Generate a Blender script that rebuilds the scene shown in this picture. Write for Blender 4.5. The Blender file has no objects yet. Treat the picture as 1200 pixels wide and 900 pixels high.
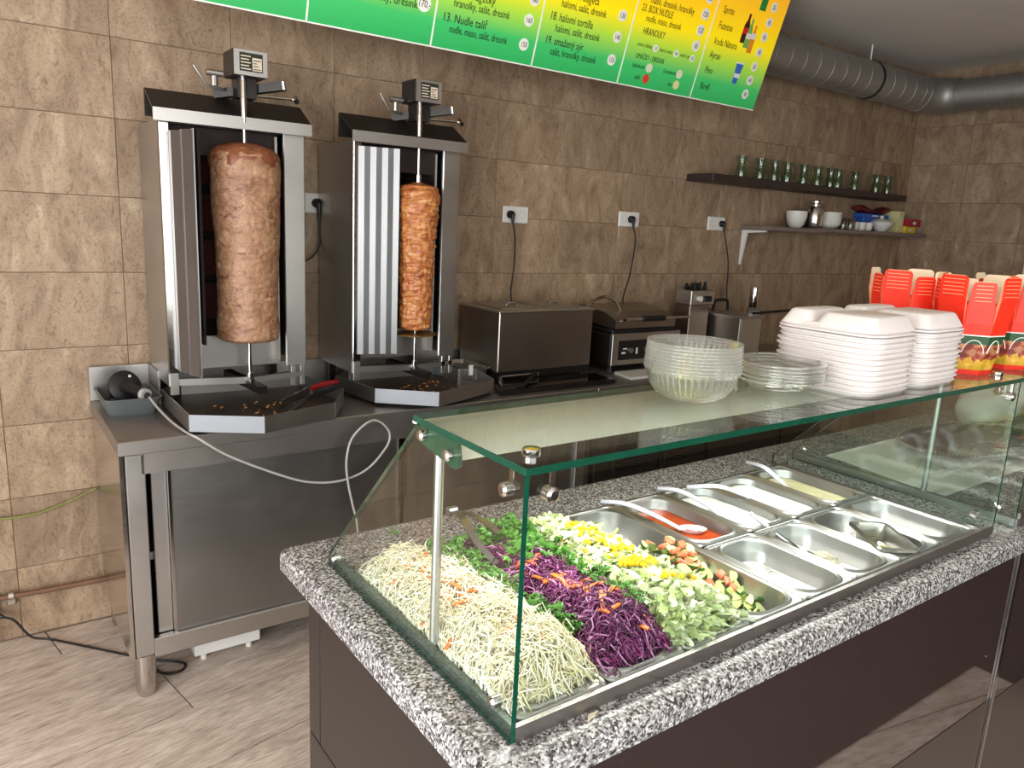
import bpy, bmesh, math, random
from math import sin, cos, pi, radians, hypot
from mathutils import Vector, Matrix, noise
random.seed(7)
S = bpy.context.scene
COL = S.collection

# ---------------------------------------------------------------- camera
cam = bpy.data.cameras.new('camera'); cam.sensor_width = 36; cam.lens = 26.654
cam.clip_start = 0.05; cam.clip_end = 200
camo = bpy.data.objects.new('camera', cam); COL.objects.link(camo)
camo.matrix_world = Matrix(((0.81360, 0.08261, -0.57553, 0.0),
                            (-0.57944, 0.19700, -0.79085, -3.4624),
                            (0.04805, 0.97692, 0.20815, 1.7817),
                            (0, 0, 0, 1)))
S.camera = camo
# ---------------------------------------------------------------- world, daylight, exposure
W = bpy.data.worlds.new('daylight'); S.world = W; W.use_nodes = True
W.node_tree.nodes['Background'].inputs[0].default_value = (0.80, 0.90, 1.0, 1)
W.node_tree.nodes['Background'].inputs[1].default_value = 1.3
def area(name, loc, rot, sx, sy, power, col):
    l = bpy.data.lights.new(name, 'AREA'); l.shape = 'RECTANGLE'; l.size = sx; l.size_y = sy
    l.energy = power; l.color = col
    o = bpy.data.objects.new(name, l); COL.objects.link(o); o.location = loc; o.rotation_euler = rot
    return o
# daylight entering through the shop front behind the camera
area('shopfront_daylight', (-0.4, -5.93, 1.55), (radians(90), 0, 0), 4.6, 2.5, 120, (1.0, 0.96, 0.92))
# and through the glazed side entrance on the left
area('entrance_daylight', (-2.36, -3.7, 1.4), (radians(90), 0, radians(-90)), 3.4, 2.4, 190, (0.94, 0.97, 1.0))
S.view_settings.view_transform = 'Standard'; S.view_settings.look = 'None'
S.view_settings.gamma = 1; S.view_settings.use_curve_mapping = False
S.view_settings.exposure = 0.2
S.cycles.max_bounces = 10; S.cycles.transparent_max_bounces = 40; S.cycles.glossy_bounces = 5
S.cycles.transmission_bounces = 8; S.cycles.sample_clamp_indirect = 6; S.cycles.caustics_reflective = False
S.cycles.caustics_refractive = False

# ---------------------------------------------------------------- materials
MATS = {}
def mk(name):
    m = bpy.data.materials.new(name); m.use_nodes = True; MATS[name] = m
    nt = m.node_tree
    return m, nt, nt.nodes['Principled BSDF']
def nd(nt, typ, **kw):
    n = nt.nodes.new(typ)
    for k, v in kw.items():
        if k.startswith('i_'):
            key = k[2:]; key = int(key) if key.isdigit() else key.replace('_', ' ')
            if hasattr(v, 'is_output'): nt.links.new(v, n.inputs[key])
            else: n.inputs[key].default_value = v
        else: setattr(n, k, v)
    return n
def ramp(nt, fac, stops, const=False):
    r = nt.nodes.new('ShaderNodeValToRGB'); nt.links.new(fac, r.inputs[0])
    e = r.color_ramp.elements
    while len(e) < len(stops): e.new(0.5)
    for el, (p, c) in zip(e, stops): el.position = p; el.color = (*c, 1)
    if const: r.color_ramp.interpolation = 'CONSTANT'
    return r.outputs[0]
def srgb(r, g, b):
    f = lambda c: c / 12.92 if c <= 0.04045 else ((c + 0.055) / 1.055) ** 2.4
    return (f(r / 255), f(g / 255), f(b / 255))
def simple(name, col, rough=0.5, metal=0.0, var=0.0, vscale=20.0, bump=0.0, spec=0.5, coat=0.0, emit=0.0, sss=0.0):
    m, nt, b = mk(name)
    b.inputs['Roughness'].default_value = rough; b.inputs['Metallic'].default_value = metal
    b.inputs['Specular IOR Level'].default_value = spec; b.inputs['Coat Weight'].default_value = coat
    if sss: b.inputs['Subsurface Weight'].default_value = sss; b.inputs['Subsurface Radius'].default_value = (0.01, 0.008, 0.004)
    tc = nd(nt, 'ShaderNodeTexCoord'); oi = nd(nt, 'ShaderNodeObjectInfo')
    n = nd(nt, 'ShaderNodeTexNoise', noise_dimensions='4D', i_Vector=tc.outputs['Object'], i_Scale=vscale, i_Detail=4.0)
    w = nd(nt, 'ShaderNodeMath', operation='MULTIPLY', i_0=oi.outputs['Random'], i_1=37.0); nt.links.new(w.outputs[0], n.inputs['W'])
    lo = tuple(max(0, c * (1 - var)) for c in col); hi = tuple(min(1, c * (1 + var)) for c in col)
    c = ramp(nt, n.outputs[0], [(0.3, lo), (0.7, hi)])
    nt.links.new(c, b.inputs['Base Color'])
    if bump:
        bp = nd(nt, 'ShaderNodeBump', i_Strength=bump, i_Distance=0.002, i_Height=n.outputs[0]); nt.links.new(bp.outputs[0], b.inputs['Normal'])
    if emit:
        b.inputs['Emission Color'].default_value = (*col, 1); b.inputs['Emission Strength'].default_value = emit
    return m
def steel(name, col=(0.56, 0.54, 0.52), rough=0.3, stretch=(2, 2, 60), smudge=0.12):
    m, nt, b = mk(name)
    b.inputs['Metallic'].default_value = 1.0
    tc = nd(nt, 'ShaderNodeTexCoord')
    mp = nd(nt, 'ShaderNodeMapping', i_Vector=tc.outputs['Object'], i_Scale=stretch)
    n = nd(nt, 'ShaderNodeTexNoise', i_Vector=mp.outputs[0], i_Scale=4.0, i_Detail=3.0)
    n2 = nd(nt, 'ShaderNodeTexNoise', i_Vector=tc.outputs['Object'], i_Scale=5.0, i_Detail=4.0)
    a = nd(nt, 'ShaderNodeMath', operation='MULTIPLY_ADD', i_0=n.outputs[0], i_1=0.10, i_2=rough - 0.05)
    r = nd(nt, 'ShaderNodeMath', operation='MULTIPLY_ADD', i_0=n2.outputs[0], i_1=smudge, i_2=a.outputs[0])
    nt.links.new(r.outputs[0], b.inputs['Roughness'])
    c = ramp(nt, n2.outputs[0], [(0.3, tuple(k * 0.9 for k in col)), (0.7, col)]); nt.links.new(c, b.inputs['Base Color'])
    return m
def pane(name, tint, ior=1.5, gloss=(1, 1, 1), boost=1.0, haze=0.0, ribs=0, ribhaze=0.3):
    m, nt, b = mk(name); nt.nodes.remove(b)
    t = nd(nt, 'ShaderNodeBsdfTransparent', i_Color=(*tint, 1)); g = nd(nt, 'ShaderNodeBsdfGlossy', i_Color=(*gloss, 1), i_Roughness=0.02)
    geo = nd(nt, 'ShaderNodeNewGeometry')           # same index on both faces of the sheet
    io = nd(nt, 'ShaderNodeMapRange', i_0=geo.outputs['Backfacing'], i_3=ior, i_4=1.0 / ior)
    f = nd(nt, 'ShaderNodeFresnel', i_IOR=io.outputs[0])
    ff = nd(nt, 'ShaderNodeMath', operation='MULTIPLY', use_clamp=True, i_0=f.outputs[0], i_1=boost)
    mx = nd(nt, 'ShaderNodeMixShader', i_0=ff.outputs[0], i_1=t.outputs[0], i_2=g.outputs[0])
    out = mx.outputs[0]
    if haze:
        df = nd(nt, 'ShaderNodeBsdfTranslucent', i_Color=(0.9, 0.9, 0.86, 1)); d2_ = nd(nt, 'ShaderNodeBsdfDiffuse', i_Color=(0.9, 0.9, 0.86, 1))
        md = nd(nt, 'ShaderNodeMixShader', i_0=0.5, i_1=df.outputs[0], i_2=d2_.outputs[0])
        hz = haze
        if ribs:                                    # moulded ribs round the wall scatter more light than the flats
            tc = nd(nt, 'ShaderNodeTexCoord'); sx = nd(nt, 'ShaderNodeSeparateXYZ', i_0=tc.outputs['Object'])
            an = nd(nt, 'ShaderNodeMath', operation='ARCTAN2', i_0=sx.outputs[1], i_1=sx.outputs[0])
            si = nd(nt, 'ShaderNodeMath', operation='MULTIPLY', i_0=an.outputs[0], i_1=float(ribs)); sn = nd(nt, 'ShaderNodeMath', operation='SINE', i_0=si.outputs[0])
            hz = nd(nt, 'ShaderNodeMapRange', i_0=sn.outputs[0], i_1=0.1, i_2=1.0, i_3=haze, i_4=ribhaze).outputs[0]
        out = nd(nt, 'ShaderNodeMixShader', i_0=hz, i_1=out, i_2=md.outputs[0]).outputs[0]
    nt.links.new(out, nt.nodes['Material Output'].inputs[0])
    return m

def mat_tile():
    m, nt, b = mk('stone_tile')
    tc = nd(nt, 'ShaderNodeTexCoord'); oi = nd(nt, 'ShaderNodeObjectInfo')
    off = nd(nt, 'ShaderNodeVectorMath', operation='SCALE', i_0=(31.0, 17.0, 53.0)); nt.links.new(oi.outputs['Random'], off.inputs['Scale'])
    v = nd(nt, 'ShaderNodeVectorMath', operation='ADD', i_0=tc.outputs['Object'], i_1=off.outputs[0])
    mp = nd(nt, 'ShaderNodeMapping', i_Vector=v.outputs[0], i_Scale=(2.2, 2.2, 1.0), i_Rotation=(0, 0.3, 0))
    n1 = nd(nt, 'ShaderNodeTexNoise', i_Vector=mp.outputs[0], i_Scale=3.2, i_Detail=7.0, i_Roughness=0.6, i_Distortion=1.3)
    n2 = nd(nt, 'ShaderNodeTexNoise', i_Vector=mp.outputs[0], i_Scale=14.0, i_Detail=6.0, i_Distortion=2.0)
    n3 = nd(nt, 'ShaderNodeTexNoise', i_Vector=v.outputs[0], i_Scale=120.0, i_Detail=3.0)
    c1 = ramp(nt, n1.outputs[0], [(0.30, srgb(130, 106, 84)), (0.48, srgb(156, 131, 106)), (0.62, srgb(172, 147, 121)), (0.75, srgb(194, 171, 145))])
    c2 = ramp(nt, n2.outputs[0], [(0.30, (0.70, 0.66, 0.62)), (0.45, (1, 1, 1)), (0.66, (1, 1, 1)), (0.76, (1.28, 1.26, 1.22))])
    c3 = ramp(nt, n3.outputs[0], [(0.30, (0.62, 0.6, 0.57)), (0.47, (1, 1, 1)), (0.62, (1.0, 1.0, 1.0)), (0.72, (1.18, 1.17, 1.15))])
    x = nd(nt, 'ShaderNodeMix', data_type='RGBA', blend_type='MULTIPLY'); x.inputs[0].default_value = 1
    nt.links.new(c1, x.inputs[6]); nt.links.new(c2, x.inputs[7])
    y = nd(nt, 'ShaderNodeMix', data_type='RGBA', blend_type='MULTIPLY'); y.inputs[0].default_value = 0.8
    nt.links.new(x.outputs[2], y.inputs[6]); nt.links.new(c3, y.inputs[7])
    vr = nd(nt, 'ShaderNodeMapRange', i_0=oi.outputs['Random'], i_3=0.88, i_4=1.08)
    h = nd(nt, 'ShaderNodeHueSaturation'); nt.links.new(y.outputs[2], h.inputs['Color']); nt.links.new(vr.outputs[0], h.inputs['Value'])
    nt.links.new(h.outputs[0], b.inputs['Base Color'])
    b.inputs['Roughness'].default_value = 0.55
    bp = nd(nt, 'ShaderNodeBump', i_Strength=0.35, i_Distance=0.004, i_Height=n2.outputs[0]); nt.links.new(bp.outputs[0], b.inputs['Normal'])
    return m
def mat_plank():
    m, nt, b = mk('floor_plank')
    tc = nd(nt, 'ShaderNodeTexCoord'); oi = nd(nt, 'ShaderNodeObjectInfo')
    off = nd(nt, 'ShaderNodeVectorMath', operation='SCALE', i_0=(31.0, 47.0, 5.0)); nt.links.new(oi.outputs['Random'], off.inputs['Scale'])
    v = nd(nt, 'ShaderNodeVectorMath', operation='ADD', i_0=tc.outputs['Object'], i_1=off.outputs[0])
    mp = nd(nt, 'ShaderNodeMapping', i_Vector=v.outputs[0], i_Scale=(1.6, 7, 1))
    n1 = nd(nt, 'ShaderNodeTexNoise', i_Vector=mp.outputs[0], i_Scale=2.0, i_Detail=9.0, i_Roughness=0.7, i_Distortion=0.5)
    mp2 = nd(nt, 'ShaderNodeMapping', i_Vector=v.outputs[0], i_Scale=(9, 110, 1))
    n2 = nd(nt, 'ShaderNodeTexNoise', i_Vector=mp2.outputs[0], i_Scale=2.0, i_Detail=4.0)
    mp3 = nd(nt, 'ShaderNodeMapping', i_Vector=v.outputs[0], i_Scale=(2.2, 5.5, 1))
    vo = nd(nt, 'ShaderNodeTexVoronoi', i_Vector=mp3.outputs[0], i_Scale=1.1)
    c1 = ramp(nt, n1.outputs[0], [(0.28, srgb(166, 148, 134)), (0.48, srgb(212, 193, 179)), (0.70, srgb(238, 222, 210))])
    c2 = ramp(nt, n2.outputs[0], [(0.32, (0.58, 0.56, 0.53)), (0.52, (1, 1, 1))])
    c3 = ramp(nt, vo.outputs['Distance'], [(0.05, (0.5, 0.46, 0.42)), (0.10, (0.85, 0.83, 0.8)), (0.16, (1, 1, 1))])
    x = nd(nt, 'ShaderNodeMix', data_type='RGBA', blend_type='MULTIPLY'); x.inputs[0].default_value = 1
    nt.links.new(c1, x.inputs[6]); nt.links.new(c2, x.inputs[7])
    y = nd(nt, 'ShaderNodeMix', data_type='RGBA', blend_type='MULTIPLY'); y.inputs[0].default_value = 0.7
    nt.links.new(x.outputs[2], y.inputs[6]); nt.links.new(c3, y.inputs[7])
    nt.links.new(y.outputs[2], b.inputs['Base Color']); b.inputs['Roughness'].default_value = 0.42
    bp = nd(nt, 'ShaderNodeBump', i_Strength=0.2, i_Distance=0.002, i_Height=n2.outputs[0]); nt.links.new(bp.outputs[0], b.inputs['Normal'])
    return m
def mat_granite():
    m, nt, b = mk('granite')
    tc = nd(nt, 'ShaderNodeTexCoord')
    n0 = nd(nt, 'ShaderNodeTexNoise', i_Vector=tc.outputs['Object'], i_Scale=240.0, i_Detail=1.0, i_Distortion=0.6)
    n1 = nd(nt, 'ShaderNodeTexNoise', i_Vector=tc.outputs['Object'], i_Scale=165.0, i_Detail=3.0, i_Roughness=0.6)
    vo = nd(nt, 'ShaderNodeTexVoronoi', i_Vector=tc.outputs['Object'], i_Scale=265.0)
    sp = nd(nt, 'ShaderNodeSeparateColor', i_0=vo.outputs['Color'])
    c1 = ramp(nt, sp.outputs[0], [(0.0, srgb(66, 63, 64)), (0.20, srgb(104, 100, 101)), (0.42, srgb(140, 136, 136)), (0.64, srgb(172, 168, 166)), (0.84, srgb(200, 196, 192))], True)
    c2 = ramp(nt, n1.outputs[0], [(0.34, (0.22, 0.22, 0.23)), (0.45, (0.85, 0.85, 0.85)), (0.62, (1.12, 1.12, 1.12))])
    x = nd(nt, 'ShaderNodeMix', data_type='RGBA', blend_type='MULTIPLY'); x.inputs[0].default_value = 0.85
    nt.links.new(c1, x.inputs[6]); nt.links.new(c2, x.inputs[7])
    nt.links.new(x.outputs[2], b.inputs['Base Color']); b.inputs['Roughness'].default_value = 0.22
    return m
def mat_menu():
    m, nt, b = mk('menu_print')
    tc = nd(nt, 'ShaderNodeTexCoord'); s = nd(nt, 'ShaderNodeSeparateXYZ', i_0=tc.outputs['Object'])
    mr = nd(nt, 'ShaderNodeMapRange', i_0=s.outputs[2], i_1=0.0, i_2=0.66)
    c = ramp(nt, mr.outputs[0], [(0.0, srgb(40, 158, 84)), (0.16, srgb(58, 178, 96)), (0.32, srgb(165, 208, 62)), (0.47, srgb(248, 222, 10)), (0.68, srgb(252, 200, 20)), (0.95, srgb(250, 172, 40))])
    nt.links.new(c, b.inputs['Base Color']); b.inputs['Roughness'].default_value = 0.4
    nt.links.new(c, b.inputs['Emission Color']); b.inputs['Emission Strength'].default_value = 0.28
    return m
def mat_meat(name, cols, scale, stretch, rough, bump, cracks=False):
    m, nt, b = mk(name)
    tc = nd(nt, 'ShaderNodeTexCoord')
    mp = nd(nt, 'ShaderNodeMapping', i_Vector=tc.outputs['Object'], i_Scale=stretch)
    n1 = nd(nt, 'ShaderNodeTexNoise', i_Vector=mp.outputs[0], i_Scale=scale, i_Detail=6.0, i_Roughness=0.65, i_Distortion=0.6)
    n2 = nd(nt, 'ShaderNodeTexNoise', i_Vector=tc.outputs['Object'], i_Scale=130.0, i_Detail=3.0)
    c1 = ramp(nt, n1.outputs[0], cols); c2 = ramp(nt, n2.outputs[0], [(0.3, (0.72, 0.68, 0.64)), (0.6, (1.08, 1.08, 1.08))])
    x = nd(nt, 'ShaderNodeMix', data_type='RGBA', blend_type='MULTIPLY'); x.inputs[0].default_value = 0.9
    nt.links.new(c1, x.inputs[6]); nt.links.new(c2, x.inputs[7]); nt.links.new(x.outputs[2], b.inputs['Base Color'])
    b.inputs['Roughness'].default_value = rough
    if cracks:
        mp4 = nd(nt, 'ShaderNodeMapping', i_Vector=tc.outputs['Object'], i_Scale=(2.2, 2.2, 10.0))
        n4 = nd(nt, 'ShaderNodeTexNoise', i_Vector=mp4.outputs[0], i_Scale=2.0, i_Detail=3.0, i_Distortion=0.4)
        n5 = nd(nt, 'ShaderNodeTexNoise', i_Vector=mp4.outputs[0], i_Scale=3.1, i_Detail=2.0)
        c4 = ramp(nt, n4.outputs[0], [(0.485, (0, 0, 0)), (0.4975, (1, 1, 1)), (0.51, (0, 0, 0))])
        c5 = ramp(nt, n5.outputs[0], [(0.47, (0, 0, 0)), (0.55, (1, 1, 1))])
        mm = nd(nt, 'ShaderNodeMath', operation='MULTIPLY', i_0=c4, i_1=c5)
        dk = nd(nt, 'ShaderNodeMix', data_type='RGBA', blend_type='MIX'); nt.links.new(mm.outputs[0], dk.inputs[0]); nt.links.new(x.outputs[2], dk.inputs[6]); dk.inputs[7].default_value = (*srgb(92, 44, 32), 1)
        nt.links.new(dk.outputs[2], b.inputs['Base Color'])
    ad = nd(nt, 'ShaderNodeMath', operation='MULTIPLY_ADD', i_0=n2.outputs[0], i_1=0.4, i_2=n1.outputs[0])
    bp = nd(nt, 'ShaderNodeBump', i_Strength=bump, i_Distance=0.004, i_Height=ad.outputs[0]); nt.links.new(bp.outputs[0], b.inputs['Normal'])
    return m
def mat_boxprint():
    # takeaway box carton: red rim band, fries, burger and dark green field, by height on the box
    m, nt, b = mk('carton_print')
    tc = nd(nt, 'ShaderNodeTexCoord'); s = nd(nt, 'ShaderNodeSeparateXYZ', i_0=tc.outputs['Object'])
    n1 = nd(nt, 'ShaderNodeTexNoise', i_Vector=tc.outputs['Object'], i_Scale=60.0, i_Detail=3.0)
    mp = nd(nt, 'ShaderNodeMapping', i_Vector=tc.outputs['Object'], i_Scale=(1, 1, 0.1))
    n2 = nd(nt, 'ShaderNodeTexNoise', i_Vector=mp.outputs[0], i_Scale=75.0, i_Detail=2.0)
    z2 = nd(nt, 'ShaderNodeMath', operation='MULTIPLY_ADD', i_0=n2.outputs[0], i_1=0.05, i_2=s.outputs[2])
    mr = nd(nt, 'ShaderNodeMapRange', i_0=z2.outputs[0], i_1=0.0, i_2=0.13)
    c = ramp(nt, mr.outputs[0], [(0.0, srgb(226, 190, 40)), (0.47, srgb(120, 48, 34)), (0.70, srgb(176, 120, 72))], True)
    br = ramp(nt, n1.outputs[0], [(0.4, srgb(74, 32, 28)), (0.5, srgb(190, 60, 40)), (0.6, srgb(214, 172, 120))])
    x = nd(nt, 'ShaderNodeMix', data_type='RGBA', blend_type='MIX'); x.inputs[0].default_value = 0.4
    nt.links.new(c, x.inputs[6]); nt.links.new(br, x.inputs[7]); nt.links.new(x.outputs[2], b.inputs['Base Color'])
    b.inputs['Roughness'].default_value = 0.35
    return m

TILE = mat_tile(); PLANK = mat_plank(); GRANITE = mat_granite(); MENU = mat_menu(); BOXPRINT = mat_boxprint()
GROUT = simple('grout', srgb(120, 99, 81), 0.9, var=0.1)
CEIL = simple('ceiling_paint', srgb(226, 218, 208), 0.9, var=0.03, vscale=3)
PLASTER = simple('plaster', srgb(178, 152, 126), 0.9, var=0.03, vscale=3)
WHITEDOOR = simple('white_lacquer', srgb(226, 220, 210), 0.4, var=0.02)
STEEL = steel('brushed_steel', rough=0.30)
STEELM = steel('polished_steel', (0.60, 0.57, 0.54), 0.10, (2, 2, 20), 0.10)
STEELD = steel('dull_steel', (0.42, 0.39, 0.37), 0.36)
STEELPAN = steel('pan_steel', (0.47, 0.465, 0.455), 0.32, (2, 40, 2), 0.10)
STEELBROWNREFL = steel('brown_reflection_steel', (0.36, 0.31, 0.27), 0.34, (2, 2, 30), 0.1)  # brown reflection of the warm room put into the steel colour
DARKMETAL = simple('dark_enamel', srgb(52, 48, 46), 0.35, 0.6, var=0.1)
BLACK = simple('black_plastic', srgb(18, 18, 19), 0.45, var=0.15)
RUBBER = simple('black_cable', srgb(22, 20, 20), 0.55, var=0.1)
DARKBROWN = simple('dark_brown_interior', srgb(38, 22, 18), 0.7, var=0.3)  # dark brown for the grill chamber and the table back
BURN = simple('burner_ceramic', srgb(74, 24, 18), 0.8, var=0.4, vscale=60)
GREASE = simple('greasy_tray_steel', srgb(62, 50, 42), 0.42, 0.25, var=0.45, vscale=12)
WHITEP = simple('white_plastic', srgb(225, 222, 216), 0.35, var=0.02)
SPOONP = simple('lilac_white_plastic', srgb(214, 214, 226), 0.3, var=0.02)
CREAMP = simple('cream_lamp_shell', srgb(214, 209, 190), 0.55, var=0.02)
FOAM = simple('white_foam', srgb(214, 206, 202), 0.6, var=0.015, vscale=60, bump=0.05)
REDC = simple('red_card', srgb(232, 46, 22), 0.45, var=0.05)
CREAMC = simple('cream_card', srgb(242, 222, 190), 0.6, var=0.03)
GREENC = simple('dark_green_card', srgb(36, 74, 42), 0.45, var=0.08)
WHITEC = simple('white_card', srgb(236, 232, 226), 0.5, var=0.02)
PANEL = simple('brown_gloss_panel', srgb(58, 45, 42), 0.03, var=0.05, vscale=2)
PANEL.node_tree.nodes['Principled BSDF'].inputs['IOR'].default_value = 3.4
PANELE = simple('brown_end_panel', srgb(34, 28, 27), 0.30, spec=0.35, var=0.05, vscale=2)
STEELDOOR = steel('grey_door_steel', (0.33, 0.325, 0.32), 0.34, (2, 2, 30), 0.1)
PANELM = simple('brown_plinth_panel', srgb(66, 55, 50), 0.35, var=0.06, vscale=2)
FRIDGE = simple('dark_fridge_front', srgb(38, 33, 31), 0.3, 0.4, var=0.1)
GLASS = pane('clear_pane', (0.95, 0.985, 0.97))
GLASSE = simple('green_glass_edge', srgb(12, 66, 50), 0.12, var=0.15, vscale=30)
LIDP = pane('clear_plastic', (0.94, 0.95, 0.93), 1.45, boost=2.4, haze=0.025)
BOWLP = pane('ribbed_plastic', (0.95, 0.955, 0.93), 1.45, boost=1.6, haze=0.01, ribs=44, ribhaze=0.20)
RIMP = pane('plastic_rim', (0.92, 0.92, 0.9), 1.45, boost=3.0, haze=0.24)
BOTTLE = pane('green_glass', (0.74, 0.82, 0.74), 1.5, boost=1.3)
CLEARG = pane('clear_jar', (0.80, 0.80, 0.78), 1.5, boost=1.6)
WRAP = pane('plastic_film', (0.97, 0.97, 0.97), 1.4, boost=1.3, haze=0.03)
WINGS = steel('wing_steel', (0.30, 0.30, 0.31), 0.33, (40, 40, 1), 0.1)
RIMDIM = steel('glare_dimmed_rim_steel', (0.22, 0.225, 0.235), 0.42)  # darker copy of the rim steel, holds down the daylight glare
GALV = steel('galvanised_duct', (0.44, 0.43, 0.41), 0.52, (1, 1, 1), 0.1)
CORDG = simple('grey_cable', srgb(168, 166, 160), 0.5, var=0.03)
COPPER = simple('copper_pipe', srgb(124, 92, 74), 0.5, 0.4, var=0.15)
REDP = simple('red_handle', srgb(140, 18, 22), 0.35, var=0.1)
GREYP = simple('grey_tub', srgb(88, 92, 92), 0.4, var=0.04)
CABB = [simple('cabbage_cream', srgb(240, 228, 196), 0.5, var=0.08, sss=0.1), simple('cabbage_pale', srgb(226, 214, 170), 0.5, var=0.08, sss=0.1), simple('cabbage_white', srgb(248, 242, 224), 0.5, var=0.05, sss=0.1)]
REDCAB = [simple('red_cabbage', srgb(128, 44, 104), 0.4, var=0.3), simple('red_cabbage_dark', srgb(84, 24, 66), 0.4, var=0.3), simple('red_cabbage_light', srgb(204, 136, 184), 0.4, var=0.2)]
LETT = [simple('lettuce_pale', srgb(224, 230, 186), 0.4, var=0.08, sss=0.1), simple('lettuce_green', srgb(206, 220, 156), 0.4, var=0.12, sss=0.1), simple('lettuce_white', srgb(238, 239, 216), 0.4, var=0.05, sss=0.1)]
CARROT = simple('carrot', srgb(232, 122, 50), 0.45, var=0.15)
PARS = simple('parsley', srgb(74, 124, 40), 0.45, var=0.3, vscale=60)
CORN = simple('corn', srgb(248, 190, 6), 0.3, var=0.08, sss=0.1)
CUCF = simple('cucumber_flesh', srgb(216, 226, 150), 0.35, var=0.1, sss=0.1); CUCS = simple('cucumber_skin', srgb(58, 96, 34), 0.35, var=0.2)
TOM = simple('tomato', srgb(220, 122, 88), 0.3, var=0.15)
SAUCER = simple('red_sauce', srgb(172, 66, 26), 0.15, var=0.12, vscale=30); SAUCEW = simple('white_sauce', srgb(240, 242, 236), 0.25, var=0.03, vscale=30)
SAUCEY = simple('yellow_sauce', srgb(216, 210, 168), 0.2, var=0.04)
CHEESE = simple('grated_cheese', srgb(242, 236, 216), 0.5, var=0.05)
MEAT1 = mat_meat('minced_kebab', [(0.26, srgb(118, 78, 58)), (0.42, srgb(152, 110, 82)), (0.6, srgb(174, 134, 104)), (0.78, srgb(192, 154, 122))], 9.0, (1, 1, 2.2), 0.5, 0.5, True)
MEAT2 = mat_meat('layered_chicken', [(0.28, srgb(104, 52, 28)), (0.42, srgb(168, 94, 50)), (0.56, srgb(198, 130, 76)), (0.72, srgb(228, 182, 126))], 14.0, (1, 1, 3.4), 0.32, 0.7)
CRUST = simple('browned_cap', srgb(124, 68, 42), 0.4, var=0.25, vscale=40)
BLACKT = simple('print_black', srgb(24, 30, 20), 0.6)
LED = simple('led_tube', (1.0, 0.97, 0.92), 0.5, emit=6.0)

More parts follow.
